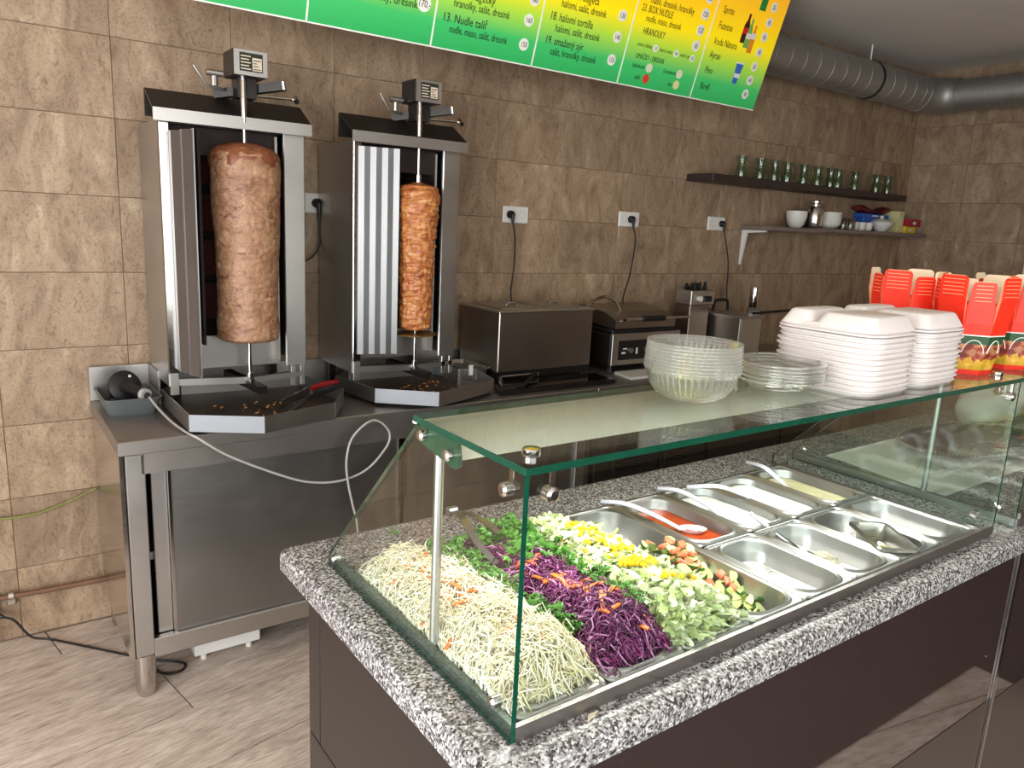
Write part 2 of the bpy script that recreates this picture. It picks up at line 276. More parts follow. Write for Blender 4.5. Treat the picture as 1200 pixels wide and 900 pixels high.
# ---------------------------------------------------------------- mesh building
ORG = {}
class MB:
    def __init__(s): s.v = []; s.f = []; s.m = []; s.k = 0
    def add(s, vs, fs, k=None):
        b = len(s.v); s.v += [tuple(p) for p in vs]
        for f in fs: s.f.append(tuple(i + b for i in f)); s.m.append(s.k if k is None else k)
        return s
    def box(s, x0, x1, y0, y1, z0, z1, bv=0.0, k=None):
        if bv <= 0:
            vs = [(x, y, z) for x in (x0, x1) for y in (y0, y1) for z in (z0, z1)]
            return s.add(vs, [(0, 1, 3, 2), (4, 6, 7, 5), (0, 4, 5, 1), (2, 3, 7, 6), (0, 2, 6, 4), (1, 5, 7, 3)], k)
        bm = bmesh.new(); bmesh.ops.create_cube(bm, size=1)
        for v in bm.verts: v.co = Vector(((x0 + x1) / 2 + v.co.x * (x1 - x0), (y0 + y1) / 2 + v.co.y * (y1 - y0), (z0 + z1) / 2 + v.co.z * (z1 - z0)))
        bmesh.ops.bevel(bm, geom=bm.edges[:], offset=bv, segments=2 if bv > 0.006 else 1, affect='EDGES', profile=0.5)
        bm.verts.index_update(); s.add([v.co[:] for v in bm.verts], [[v.index for v in f.verts] for f in bm.faces], k); bm.free(); return s
    def obox(s, a, b, w, h, up=(0, 0, 1), k=None):
        a = Vector(a); b = Vector(b); d = (b - a).normalized(); u = Vector(up)
        r = d.cross(u); r = r.normalized() if r.length > 1e-6 else Vector((1, 0, 0)); u = r.cross(d)
        vs = [p + r * sx * w / 2 + u * sy * h / 2 for p in (a, b) for sx in (-1, 1) for sy in (-1, 1)]
        return s.add(vs, [(0, 1, 3, 2), (4, 6, 7, 5), (0, 4, 5, 1), (2, 3, 7, 6), (0, 2, 6, 4), (1, 5, 7, 3)], k)
    def tube(s, pts, r, n=8, k=None, caps=True):
        pts = [Vector(p) for p in pts]; m = len(pts); rr = r if isinstance(r, (list, tuple)) else [r] * m
        t0 = (pts[1] - pts[0]).normalized(); a = Vector((0, 0, 1)) if abs(t0.z) < 0.9 else Vector((1, 0, 0))
        u = (a - t0 * a.dot(t0)).normalized(); vs = []
        for i, p in enumerate(pts):
            t = (pts[min(i + 1, m - 1)] - pts[max(i - 1, 0)]).normalized()
            u = u - t * u.dot(t); u = u.normalized() if u.length > 1e-9 else Vector((1, 0, 0)); w = t.cross(u)
            for j in range(n): vs.append(p + (u * cos(2 * pi * j / n) + w * sin(2 * pi * j / n)) * rr[i])
        fs = [(i * n + j, i * n + (j + 1) % n, (i + 1) * n + (j + 1) % n, (i + 1) * n + j) for i in range(m - 1) for j in range(n)]
        if caps: fs += [tuple(range(n))[::-1], tuple((m - 1) * n + j for j in range(n))]
        return s.add(vs, fs, k)
    def lathe(s, prof, n=24, c=(0, 0, 0), fn=None, k=None, close=False):
        vs = []
        for i, (r, z) in enumerate(prof):
            for j in range(n):
                a = 2 * pi * j / n; q = r * (fn(a, z) if fn else 1); vs.append((c[0] + q * cos(a), c[1] + q * sin(a), c[2] + z))
        fs = [(i * n + j, i * n + (j + 1) % n, (i + 1) * n + (j + 1) % n, (i + 1) * n + j) for i in range(len(prof) - 1) for j in range(n)]
        if close: fs += [tuple(range(n))[::-1], tuple((len(prof) - 1) * n + j for j in range(n))]
        return s.add(vs, fs, k)
    def prism(s, poly, fn, a, b, k=None):      # polygon of 2-D points, fn(u, v, t) -> point, swept from t=a to t=b
        n = len(poly); vs = [fn(u, v, a) for u, v in poly] + [fn(u, v, b) for u, v in poly]
        fs = [tuple(range(n))[::-1], tuple(range(n, 2 * n))] + [(i, (i + 1) % n, n + (i + 1) % n, n + i) for i in range(n)]
        return s.add(vs, fs, k)
    def loft(s, rings, k=None, cap0=False, cap1=True):
        n = len(rings[0]); vs = [p for r in rings for p in r]
        fs = [(i * n + j, i * n + (j + 1) % n, (i + 1) * n + (j + 1) % n, (i + 1) * n + j) for i in range(len(rings) - 1) for j in range(n)]
        if cap0: fs.append(tuple(range(n))[::-1])
        if cap1: fs.append(tuple((len(rings) - 1) * n + j for j in range(n)))
        return s.add(vs, fs, k)
    def mesh(s, name, mats, org=(0, 0, 0), smooth=False):
        me = bpy.data.meshes.new(name)
        me.from_pydata([(x - org[0], y - org[1], z - org[2]) for x, y, z in s.v], [], s.f)
        for m in (mats if isinstance(mats, (list, tuple)) else [mats]): me.materials.append(m)
        me.polygons.foreach_set('material_index', s.m)
        bm = bmesh.new(); bm.from_mesh(me); bmesh.ops.recalc_face_normals(bm, faces=bm.faces[:]); bm.to_mesh(me); bm.free()
        if smooth:
            me.polygons.foreach_set('use_smooth', [True] * len(me.polygons))
            if smooth != 'all':
                try: me.set_sharp_from_angle(angle=radians(35))
                except Exception: pass
        me.update(); return me
    def build(s, name, mats, parent=None, org=None, smooth=False):
        if parent is not None: org = ORG[parent.name]
        elif org is None:
            xs = [p[0] for p in s.v]; ys = [p[1] for p in s.v]; org = ((min(xs) + max(xs)) / 2, (min(ys) + max(ys)) / 2, min(p[2] for p in s.v))
        o = bpy.data.objects.new(name, s.mesh(name, mats, org, smooth)); COL.objects.link(o)
        if parent is not None: o.parent = parent
        else: o.location = org
        ORG[o.name] = org; return o
def tag(o, label, cat, group=None, kind=None):
    o['label'] = label; o['category'] = cat
    if group: o['group'] = group
    if kind: o['kind'] = kind
    return o
def thing(name, label, cat, loc, group=None, rz=0.0):
    o = bpy.data.objects.new(name, None); COL.objects.link(o); o.location = loc; o.empty_display_size = 0.05
    ORG[o.name] = tuple(loc); return tag(o, label, cat, group)
def struct(o): o['kind'] = 'structure'; return o
def inst(name, me, loc, parent=None, rot=(0, 0, 0), scale=(1, 1, 1)):
    o = bpy.data.objects.new(name, me); COL.objects.link(o)
    if parent is not None: o.parent = parent; g = ORG[parent.name]; o.location = (loc[0] - g[0], loc[1] - g[1], loc[2] - g[2])
    else: o.location = loc
    o.rotation_euler = rot; o.scale = scale; ORG[o.name] = tuple(loc); return o
def rrect(cx, cy, hx, hy, r, z, n=5):
    out = []
    for qx, qy, a0 in ((1, 1, 0), (-1, 1, 90), (-1, -1, 180), (1, -1, 270)):
        for i in range(n + 1):
            a = radians(a0 + 90 * i / n); out.append((cx + qx * (hx - r) + r * cos(a), cy + qy * (hy - r) + r * sin(a), z))
    return out
def bez(pts, n=24):                       # Catmull-Rom through points
    P = [Vector(p) for p in pts]; out = []
    for i in range(len(P) - 1):
        p0 = P[max(i - 1, 0)]; p1 = P[i]; p2 = P[i + 1]; p3 = P[min(i + 2, len(P) - 1)]
        for j in range(n):
            t = j / n; out.append(0.5 * ((2 * p1) + (p2 - p0) * t + (2 * p0 - 5 * p1 + 4 * p2 - p3) * t * t + (3 * p1 - p0 - 3 * p2 + p3) * t ** 3))
    out.append(P[-1]); return out
XY = lambda u, v, t: (u, v, t)
YZ = lambda u, v, t: (t, u, v)
XZ = lambda u, v, t: (u, t, v)

# ================================================================= the room
H = 3.14; XR = 6.55; XL = -2.4; YF = -6.0
fl = struct(MB().box(XL - 0.1, XR + 0.12, YF - 0.15, 0.12, -0.08, -0.006).build('floor', simple('floor_base', srgb(58, 46, 40), 0.9), org=(0, 0, 0)))
# planks, laid at 10.5 degrees to the wall
A = radians(10.5); ca, sa = cos(A), sin(A)
def clip(poly, nx, ny, d):                 # keep nx*x+ny*y <= d
    out = []
    for i in range(len(poly)):
        p, q = poly[i], poly[(i + 1) % len(poly)]; a = nx * p[0] + ny * p[1] - d; b = nx * q[0] + ny * q[1] - d
        if a <= 0: out.append(p)
        if a * b < 0: t = a / (a - b); out.append((p[0] + (q[0] - p[0]) * t, p[1] + (q[1] - p[1]) * t))
    return out
PW, PL, G = 0.336, 1.25, 0.0027
shifts = {}
for r in range(-22, 8):
    n0 = -0.25 + PW * r - 0.0
    sh = {0: 0.15, -1: 0.80, -2: 0.386, -3: 0.95, -4: 0.05}.get(r, (r * 0.47) % PL)
    for c in range(-8, 9):
        t0 = sh + c * PL
        quad = [(t0 + G, n0 + G), (t0 + PL - G, n0 + G), (t0 + PL - G, n0 + PW - G), (t0 + G, n0 + PW - G)]
        wq = [(t * ca - n * sa, t * sa + n * ca) for t, n in quad]
        for pl in ((1, 0, XR), (-1, 0, -XL), (0, 1, 0.0), (0, -1, -YF)):
            if wq: wq = clip(wq, *pl)
        if len(wq) < 3: continue
        cx = sum(p[0] for p in wq) / len(wq); cy = sum(p[1] for p in wq) / len(wq)
        loc = [((p[0] - cx) * ca + (p[1] - cy) * sa, -(p[0] - cx) * sa + (p[1] - cy) * ca) for p in wq]
        area2 = abs(sum(loc[i][0] * loc[(i + 1) % len(loc)][1] - loc[(i + 1) % len(loc)][0] * loc[i][1] for i in range(len(loc))))
        if area2 < 0.004: continue
        o = inst('plank', MB().prism(loc, XY, -0.006, 0.0).mesh('plank', PLANK), (cx, cy, 0), fl, (0, 0, A))
struct(MB().box(XL, XR, YF, -3.2, 0.0005, 0.006).build('floor_added_dark', simple('dark_added_floor', srgb(44, 38, 36), 0.8, var=0.15)))  # unseen dark floor, added to bound the reflection in the counter front
struct(MB().box(3.42, XR, -3.2, -2.72, 0.0005, 0.006).build('floor_added_dark', MATS['dark_added_floor']))  # added likewise, ends that reflection on the right
struct(MB().box(XL - 0.1, XR + 0.12, YF - 0.15, 0.12, H, H + 0.1).build('ceiling', CEIL))
wb = struct(MB().box(XL, XR + 0.12, 0.004, 0.12, 0, H).build('wall_back', GROUT, org=(0, 0, 0)))
wr = struct(MB().box(XR + 0.004, XR + 0.12, YF, 0.004, 0, H).build('wall_right', GROUT, org=(0, 0, 0)))
TW, TH, TG = 0.455, 0.30, 0.0012
def tilemesh(w, h): return MB().box(-w / 2 + TG, w / 2 - TG, 0, 0.006, -h / 2 + TG, h / 2 - TG, 0.0012).mesh('tile', TILE)
TM = {}
def tm(w, h):
    key = (round(w, 3), round(h, 3))
    if key not in TM: TM[key] = tilemesh(w, h)
    return TM[key]
zs = [0.006 + TH * k for k in range(11)] + [H]
xs = [0.53 + TW * k for k in range(-6, 14)] + [XR]
for i in range(len(xs) - 1):
    for j in range(len(zs) - 1):
        inst('tile', tm(xs[i + 1] - xs[i], zs[j + 1] - zs[j]), ((xs[i] + xs[i + 1]) / 2, 0.0, (zs[j] + zs[j + 1]) / 2), wb, (0, pi * ((i * 7 + j * 3) % 2), 0))
ys = [0.0 - TW * k for k in range(3)] + [-1.0]
for i in range(3):
    for j in range(len(zs) - 1):
        inst('tile', tm(abs(ys[i + 1] - ys[i]), zs[j + 1] - zs[j]), (XR, (ys[i] + ys[i + 1]) / 2, (zs[j] + zs[j + 1]) / 2), wr, (0, 0, -pi / 2))
struct(MB().box(XR - 0.012, XR + 0.003, YF, -1.95, 0, H).build('wall_right', PLASTER))
dr = struct(MB().box(XR - 0.03, XR + 0.003, -1.9, -1.08, 0, 2.08, 0.004).build('door_1', WHITEDOOR))
MB().box(XR - 0.05, XR - 0.002, -1.08, -1.0, 0, 2.16, 0.004).box(XR - 0.05, XR - 0.002, -1.98, -1.9, 0, 2.16, 0.004).box(XR - 0.05, XR - 0.002, -1.9, -1.08, 2.08, 2.16, 0.004).build('door_frame', WHITEDOOR, dr)
MB().tube([(XR - 0.03, -1.16, 1.02), (XR - 0.08, -1.16, 1.02), (XR - 0.08, -1.28, 1.02)], 0.009).build('door_handle', STEEL, dr)
struct(MB().box(XR - 0.012, XR + 0.003, -1.95, -1.0, 2.17, H).build('wall_right', PLASTER))
EY0, EY1, EZ1 = -5.45, -1.95, 2.65
struct(MB().box(XL - 0.1, XL, YF, EY0, 0, H).box(XL - 0.1, XL, EY1, 0.12, 0, H).box(XL - 0.1, XL, EY0, EY1, EZ1, H).build('wall_left', PLASTER))
dn = struct(MB().box(XL - 0.06, XL - 0.05, EY0, EY1, 0.0, EZ1).build('door_2', GLASS))
fr = MB()
for y in (EY0, -4.3, -3.1, EY1 - 0.06): fr.box(XL - 0.09, XL - 0.02, y, y + 0.06, 0, EZ1)
fr.box(XL - 0.09, XL - 0.02, EY0, EY1, EZ1 - 0.06, EZ1).build('door_frame', STEELD, dn)
# shop front behind the camera: piers, lintel, sill and glazed opening
WX0, WX1, WZ0, WZ1 = -2.2, 2.6, 0.25, 2.85
struct(MB().box(XL, WX0, YF - 0.15, YF, 0, H).box(WX1, XR, YF - 0.15, YF, 0, H).box(WX0, WX1, YF - 0.15, YF, 0, WZ0).box(WX0, WX1, YF - 0.15, YF, WZ1, H).build('wall_front', PLASTER))
wn = struct(MB().box(WX0, WX1, YF - 0.08, YF - 0.07, WZ0, WZ1).build('window_1', GLASS))
fr = MB()
for x in (WX0, -0.6, 1.0, WX1 - 0.06): fr.box(x, x + 0.06, YF - 0.11, YF - 0.03, WZ0, WZ1)
fr.box(WX0, WX1, YF - 0.11, YF - 0.03, WZ0, WZ0 + 0.06).box(WX0, WX1, YF - 0.11, YF - 0.03, WZ1 - 0.06, WZ1)
fr.build('window_frame', STEELD, wn)

# ventilation duct along the wall and round the corner
dt = thing('ventilation_duct', 'grey spiral ventilation duct under the ceiling turning the corner', 'duct', (5.2, -0.2, 2.75))
DY, DZ, DR = -0.21, 2.905, 0.125
MB().tube([(3.0, DY, DZ), (6.10, DY, DZ)], DR, 28).build('duct_pipe', GALV, dt, smooth=True)
MB().tube([(6.32, -0.40, DZ - 0.01), (6.32, -4.5, DZ - 0.01)], DR - 0.008, 28).build('duct_pipe', GALV, dt, smooth=True)
el = [(6.08 + 0.24 * sin(a), DY - 0.20 * (1 - cos(a)), DZ - 0.005) for a in [pi / 2 * i / 8 for i in range(9)]]
MB().tube(el, DR + 0.004, 28).build('duct_elbow', GALV, dt, smooth=True)
for i in range(20):
    x = 3.1 + i * 0.152
    MB().tube([(x, DY, DZ), (x + 0.003, DY, DZ)], DR + 0.002, 28).build('duct_seam', STEEL, dt, smooth=True)
for i in range(14):
    y = -0.45 - i * 0.10
    MB().tube([(6.32, y, DZ - 0.01), (6.32, y - 0.003, DZ - 0.01)], DR - 0.006, 28).build('duct_seam', STEEL, dt, smooth=True)
MB().tube([(5.38, DY, DZ), (5.40, DY, DZ)], DR + 0.006, 28).build('duct_clamp', BLACK, dt, smooth=True)
MB().tube([(5.39, DY, DZ + DR), (5.39, DY, H)], 0.006).build('hanger_rod', WHITEP, dt)

# ================================================================= menu boards
TILT = radians(17.2); MY, MZ = -0.45, 2.49
def text(parent, body, u, v, size, mat, align='LEFT', y=-0.0125, sx=0.8, name='lettering'):
    c = bpy.data.curves.new('t', 'FONT'); c.body = body; c.size = size; c.align_x = align; c.extrude = 0; c.resolution_u = 2
    t = bpy.data.objects.new('t', c); COL.objects.link(t)
    bpy.context.view_layer.update()
    me = bpy.data.meshes.new_from_object(t.evaluated_get(bpy.context.evaluated_depsgraph_get()))
    bpy.data.objects.remove(t); bpy.data.curves.remove(c)
    me.materials.clear(); me.materials.append(mat)
    o = bpy.data.objects.new(name, me); COL.objects.link(o); o.parent = parent
    o.location = (u, y, v); o.rotation_euler = (pi / 2, 0, 0); o.scale = (sx, 1, 1); return o
def disc(parent, u, v, r, mat, name='price_disc', y=-0.0115):
    mb = MB(); n = 24; mb.add([(r * cos(2 * pi * i / n), 0, r * sin(2 * pi * i / n)) for i in range(n)] + [(r * cos(2 * pi * i / n), 0.001, r * sin(2 * pi * i / n)) for i in range(n)],
        [tuple(range(n)), tuple(range(n, 2 * n))[::-1]] + [(i, (i + 1) % n, n + (i + 1) % n, n + i) for i in range(n)])
    o = bpy.data.objects.new(name, mb.mesh(name, mat)); COL.objects.link(o); o.parent = parent; o.location = (u, y, v); return o
WHITEL = simple('print_white', srgb(246, 244, 236), 0.5)
ub = [0.60, 1.135, 1.673, 2.204, 2.742, 3.28, 3.826]
mlabels = ['green end of the menu sign at its left end, cut by the photo edge', 'green menu board with the price 170 at its corner', 'green and yellow menu board listing number 13 noodle plate',
           'yellow and green menu board listing numbers 18 and 19', 'yellow menu board listing box noodles, fries and four sauce dots', 'rightmost menu board listing cold drinks with bottle pictures']
boards = []
for i in range(6):
    t = thing('menu_board', mlabels[i], 'menu board', (ub[i], MY, MZ), 'menu boards hung in a row over the back counter'); t.rotation_euler = (TILT, 0, 0)
    w = ub[i + 1] - ub[i]; hgt = 0.655; ORG[t.name] = (0, 0, 0)
    MB().box(0.003, w - 0.003, -0.010, 0.0, 0.005, hgt).build('printed_sheet', MENU, t)
    MB().box(0.0, w, 0.0, 0.03, 0, hgt).build('backing', WHITEP, t)
    MB().box(-0.0035, 0.0035, -0.0115, 0.0, 0.0, hgt).box(0, w, -0.0115, 0.0, 0.0, 0.0055).build('white_border', WHITEL, t)
    boards.append((t, ub[i]))
def tx(i, body, u, v, size, **k): text(boards[i][0], body, u - boards[i][1], v, size, BLACKT, **k)
def price(i, s, u, v, r=0.026):
    disc(boards[i][0], u - boards[i][1], v, r, WHITEL); text(boards[i][0], s, u - boards[i][1], v - r * 0.42, r * 1.25, BLACKT, 'CENTER', sx=0.75, name='price')
tx(1, 'hranolky, dresink', 1.335, 0.132, 0.045); price(1, '170,-', 1.616, 0.156, 0.031)
tx(2, 'bagetky', 1.83, 0.212, 0.048); tx(2, 'hranolky, salát, dresink', 1.749, 0.172, 0.044, sx=0.70); tx(2, '13. Nudle talíř', 1.706, 0.111, 0.048)
tx(2, 'nudle, maso, salát, dresink', 1.747, 0.071, 0.044, sx=0.64); price(2, '160', 2.14, 0.187); price(2, '150', 2.139, 0.086); price(2, '160', 2.148, 0.272)
tx(3, 'halomi bageta', 2.295, 0.316, 0.048); tx(3, 'halomi, salát, dresink', 2.295, 0.273, 0.046, sx=0.70); tx(3, '18. halomi tortilla', 2.246, 0.213, 0.050, sx=0.72)
tx(3, 'halomi, salát, dresink', 2.29, 0.168, 0.046, sx=0.70); tx(3, '19. smažený sýr', 2.247, 0.112, 0.050, sx=0.72); tx(3, 'salát, hranolky, dresink', 2.29, 0.069, 0.046, sx=0.66)
price(3, '130', 2.668, 0.302); price(3, '140', 2.669, 0.206); price(3, '150', 2.669, 0.102)
tx(4, 'maso, dresink, hranolky', 2.819, 0.388, 0.046, sx=0.70); tx(4, '23. BOX NUDLE', 2.774, 0.346, 0.046, sx=0.66); tx(4, 'nudle, maso, dresink', 2.819, 0.306, 0.044, sx=0.68); tx(4, 'HRANOLKY', 2.821, 0.248, 0.046, sx=0.62)
tx(4, 'extra chleba', 2.806, 0.192, 0.026); tx(4, 'extra maso', 2.965, 0.190, 0.026); tx(4, 'extra sýr', 3.117, 0.189, 0.026)
price(4, '10', 2.936, 0.198, 0.018); price(4, '40', 3.087, 0.196, 0.018); price(4, '20', 3.211, 0.193, 0.018)
tx(4, 'OMÁČKY - DRESINK', 2.815, 0.136, 0.034, sx=0.66); tx(4, 'bylinková', 2.812, 0.093, 0.028); tx(4, 'chilli', 2.842, 0.040, 0.028); tx(4, 'česneková', 3.030, 0.096, 0.028); tx(4, 'kari', 3.088, 0.040, 0.028)
for u, v, c in ((2.929, 0.103, srgb(226, 232, 196)), (2.926, 0.050, srgb(226, 66, 44)), (3.152, 0.105, srgb(232, 232, 200)), (3.151, 0.051, srgb(228, 226, 160))):
    disc(boards[4][0], u - 2.742, v, 0.022, simple('sauce_dot_print', c, 0.5), 'sauce_dot')
price(4, '120', 3.211, 0.407, 0.028); price(4, '120', 3.211, 0.330, 0.028); price(4, '65', 3.212, 0.254, 0.028); price(4, '120', 3.211, 0.484, 0.028)
for s, v in (('Sprite', 0.439), ('Fuzetea', 0.363), ('Voda Natura', 0.285), ('Ayran', 0.217), ('Pivo', 0.140), ('Birell', 0.058), ('Cola', 0.515)): tx(5, s, 3.33, v, 0.050, sx=0.72)
for s, v in (('25', 0.532), ('45', 0.455), ('45', 0.381), ('45', 0.302), ('35', 0.226), ('40', 0.153), ('40', 0.078)): price(5, s, 3.713, v, 0.026)
def flat(parent, poly, mat, name, y=-0.0115):
    mb = MB(); mb.prism(poly, XZ, y, -0.0102); o = bpy.data.objects.new(name, mb.mesh(name, mat)); COL.objects.link(o); o.parent = parent; return o
def bottle_poly(u, v, w, h): return [(u - w / 2, v), (u + w / 2, v), (u + w / 2, v + h * 0.6), (u + w * 0.18, v + h * 0.82), (u + w * 0.18, v + h), (u - w * 0.18, v + h), (u - w * 0.18, v + h * 0.82), (u - w / 2, v + h * 0.6)]
b5 = boards[5][0]; B5 = 3.28
pr = {k: simple('print_' + k, srgb(*c), 0.5) for k, c in dict(cola=(70, 24, 16), red=(214, 30, 26), lime=(120, 190, 90), white=(236, 236, 230), orange=(244, 150, 40), blue=(60, 110, 200), green=(30, 140, 60)).items()}
flat(b5, bottle_poly(3.548 - B5, 0.325, 0.042, 0.145), pr['cola'], 'drink_picture'); flat(b5, [(3.528 - B5, 0.37), (3.568 - B5, 0.37), (3.568 - B5, 0.40), (3.528 - B5, 0.40)], pr['red'], 'drink_picture', -0.0122)
flat(b5, bottle_poly(3.582 - B5, 0.305, 0.04, 0.145), pr['lime'], 'drink_picture', -0.0119); flat(b5, [(3.563 - B5, 0.35), (3.601 - B5, 0.35), (3.601 - B5, 0.378), (3.563 - B5, 0.378)], pr['white'], 'drink_picture', -0.0126)
flat(b5, bottle_poly(3.622 - B5, 0.285, 0.04, 0.14), pr['orange'], 'drink_picture', -0.0117); flat(b5, [(3.603 - B5, 0.355), (3.641 - B5, 0.355), (3.641 - B5, 0.385), (3.603 - B5, 0.385)], pr['white'], 'drink_picture', -0.0124)
flat(b5, bottle_poly(3.625 - B5, 0.50, 0.05, 0.12), pr['green'], 'drink_picture')
flat(b5, [(3.572 - B5, 0.118), (3.605 - B5, 0.118), (3.622 - B5, 0.228), (3.562 - B5, 0.228)], pr['blue'], 'drink_picture'); flat(b5, [(3.570 - B5, 0.150), (3.612 - B5, 0.150), (3.619 - B5, 0.172), (3.567 - B5, 0.172)], pr['white'], 'drink_picture', -0.0122); flat(b5, [(3.560 - B5, 0.222), (3.624 - B5, 0.222), (3.624 - B5, 0.230), (3.560 - B5, 0.230)], pr['white'], 'drink_picture', -0.0124)

# ================================================================= steel work table with kebab grills
WT = 0.985
tb = thing('steel_table', 'long brushed steel work table with sliding doors under the kebab grills', 'table', (1.4, -0.35, 0))
TX0, TX1 = 0.375, 2.555
MB().box(TX0, TX1, -0.692, -0.012, 0.935, WT, 0.003).build('worktop', STEELD, tb)
MB().box(TX0, 0.60, -0.03, -0.012, WT, 1.128, 0.002).build('upstand', STEEL, tb)
MB().box(0.60, 0.612, -0.20, -0.012, WT, 1.128, 0.002).box(0.61, TX1, -0.024, -0.012, WT, 1.10, 0.002).build('upstand', STEELD, tb)
MB().box(TX0 + 0.07, TX1, -0.688, -0.676, 0.862, 0.935).build('apron', STEELD, tb)
for x in (0.395, 2.44):
    lg = MB().box(x, x + 0.062, -0.688, -0.628, 0.165, 0.935, 0.003).build('leg', STEEL, tb)
    MB().lathe([(0.037, 0.165), (0.037, 0.062), (0.034, 0.060), (0.034, 0.012), (0.029, 0.0)], 16, (x + 0.031, -0.658, 0), close=True).build('foot', STEELM, lg, smooth=True)
    lg = MB().box(x, x + 0.06, -0.11, -0.05, 0.165, 0.935, 0.003).build('leg', STEEL, tb)
    MB().lathe([(0.033, 0.165), (0.033, 0.05), (0.031, 0.05), (0.031, 0.012), (0.024, 0.0)], 16, (x + 0.031, -0.08, 0), close=True).build('foot', STEELM, lg, smooth=True)
MB().prism([(-0.03, 0.935), (-0.03, 0.32), (-0.06, 0.25), (-0.16, 0.18), (-0.30, 0.155), (-0.68, 0.155), (-0.68, 0.935)], YZ, 0.377, 0.391).build('side_panel', STEELM, tb)
MB().box(0.457, TX1, -0.690, -0.66, 0.152, 0.226, 0.003).build('bottom_rail', STEEL, tb)
MB().box(0.40, TX1, -0.66, -0.05, 0.155, 0.17).build('bottom_plate', STEELD, tb)
MB().box(0.40, TX1, -0.60, -0.05, 0.50, 0.53).build('shelf', STEEL, tb)
MB().box(0.40, TX1, -0.05, -0.04, 0.155, 0.935).build('back_panel', DARKBROWN, tb)
d = MB().box(0.478, 0.530, -0.655, -0.643, 0.226, 0.862, 0.002).build('door_stile', STEEL, tb)
d = MB().box(0.530, 1.455, -0.672, -0.655, 0.226, 0.862, 0.003).build('door', STEELDOOR, tb)
MB().box(0.530, 0.540, -0.678, -0.672, 0.226, 0.862).build('edge_strip', STEELM, d)
MB().box(1.445, 1.458, -0.678, -0.672, 0.226, 0.862).build('edge_strip', STEELM, d)
d = MB().box(1.478, 2.548, -0.672, -0.655, 0.226, 0.862, 0.003).build('door', STEELDOOR, tb)
MB().box(1.474, 1.486, -0.678, -0.672, 0.226, 0.862).build('edge_strip', STEELM, d)

ub2 = thing('refrigerated_counter', 'dark low refrigerated counter with louvred vents behind the glass', 'counter', (3.6, -0.35, 0))
MB().box(2.56, 4.9, -0.69, -0.012, 0.935, WT, 0.003).build('worktop', STEELD, ub2)
MB().box(2.562, 4.895, -0.66, -0.03, 0.08, 0.935).build('body', FRIDGE, ub2)
for x0, x1 in ((2.58, 3.055), (3.07, 3.45), (3.465, 4.16), (4.175, 4.88)):
    MB().box(x0, x1, -0.68, -0.66, 0.10, 0.92, 0.004).build('door', FRIDGE, ub2)
for x0, x1 in ((2.71, 3.02), (3.10, 3.41)):
    g = MB().box(x0, x1, -0.686, -0.68, 0.50, 0.68, 0.002).build('vent_grille', BLACK, ub2)
    for k in range(9):
        MB().obox((x0 + 0.015, -0.690, 0.518 + k * 0.018), (x1 - 0.015, -0.690, 0.518 + k * 0.018), 0.010, 0.006).build('slat', DARKMETAL, g)
for x in (2.6, 4.8): MB().lathe([(0.025, 0.08), (0.025, 0)], 12, (x, -0.6, 0), close=True).build('foot', BLACK, ub2)
for x in (2.6, 4.8): MB().lathe([(0.025, 0.08), (0.025, 0)], 12, (x, -0.1, 0), close=True).build('foot', BLACK, ub2)

tag(MB().box(0.62, 0.88, -0.56, -0.30, 0.03, 0.12, 0.004).lathe([(0.012, 0.03), (0.012, 0)], 8, (0.66, -0.53, 0), close=True).lathe([(0.012, 0.03), (0.012, 0)], 8, (0.84, -0.53, 0), close=True).lathe([(0.012, 0.03), (0.012, 0)], 8, (0.66, -0.33, 0), close=True).lathe([(0.012, 0.03), (0.012, 0)], 8, (0.84, -0.33, 0), close=True).build('scale_base', WHITEP), 'low white metal box on the floor under the steel table', 'box')
tag(MB().tube(bez([(-0.1, -0.04, 0.215), (0.2, -0.04, 0.205), (0.6, -0.04, 0.20), (1.2, -0.04, 0.20)], 4), 0.011, 10).build('water_pipe', COPPER, smooth=True), 'brown copper pipe running low along the tiled wall', 'pipe')
pc = thing('pipe_clip', 'small metal clip holding the copper pipe to the wall', 'clip', (0.045, -0.02, 0.17))
MB().lathe([(0.017, -0.009), (0.017, 0.009)], 16, (0, 0, 0), close=True).build('ring', STEELM, None, org=(0, 0, 0)).parent = pc
bpy.data.objects['ring'].rotation_euler = (0, pi / 2, 0); bpy.data.objects['ring'].location = (0.0, -0.02, 0.043)
MB().box(0.03, 0.06, -0.022, -0.001, 0.165, 0.20, 0.002).build('bracket', STEELM, pc)
tag(MB().tube(bez([(-0.2, -0.02, 0.60), (-0.05, -0.02, 0.555), (0.06, -0.02, 0.535), (0.17, -0.025, 0.54), (0.28, -0.03, 0.575), (0.36, -0.04, 0.61), (0.365, -0.06, 0.62)], 8), 0.0055, 8).build('earth_cable', simple('yellow_green_cable', srgb(122, 122, 62), 0.6, var=0.25)), 'thin yellow green cable sagging across the wall left of the table', 'cable')
pl = thing('wall_plug', 'white socket with a black plug low on the wall at the left edge', 'socket', (-0.005, -0.03, 0.10))
MB().box(-0.07, 0.004, -0.02, -0.001, 0.13, 0.22, 0.004).build('socket_plate', WHITEP, pl)
MB().tube([(-0.02, -0.02, 0.15), (-0.01, -0.05, 0.145), (0.012, -0.06, 0.138)], [0.016, 0.014, 0.007], 10).build('plug', BLACK, pl)
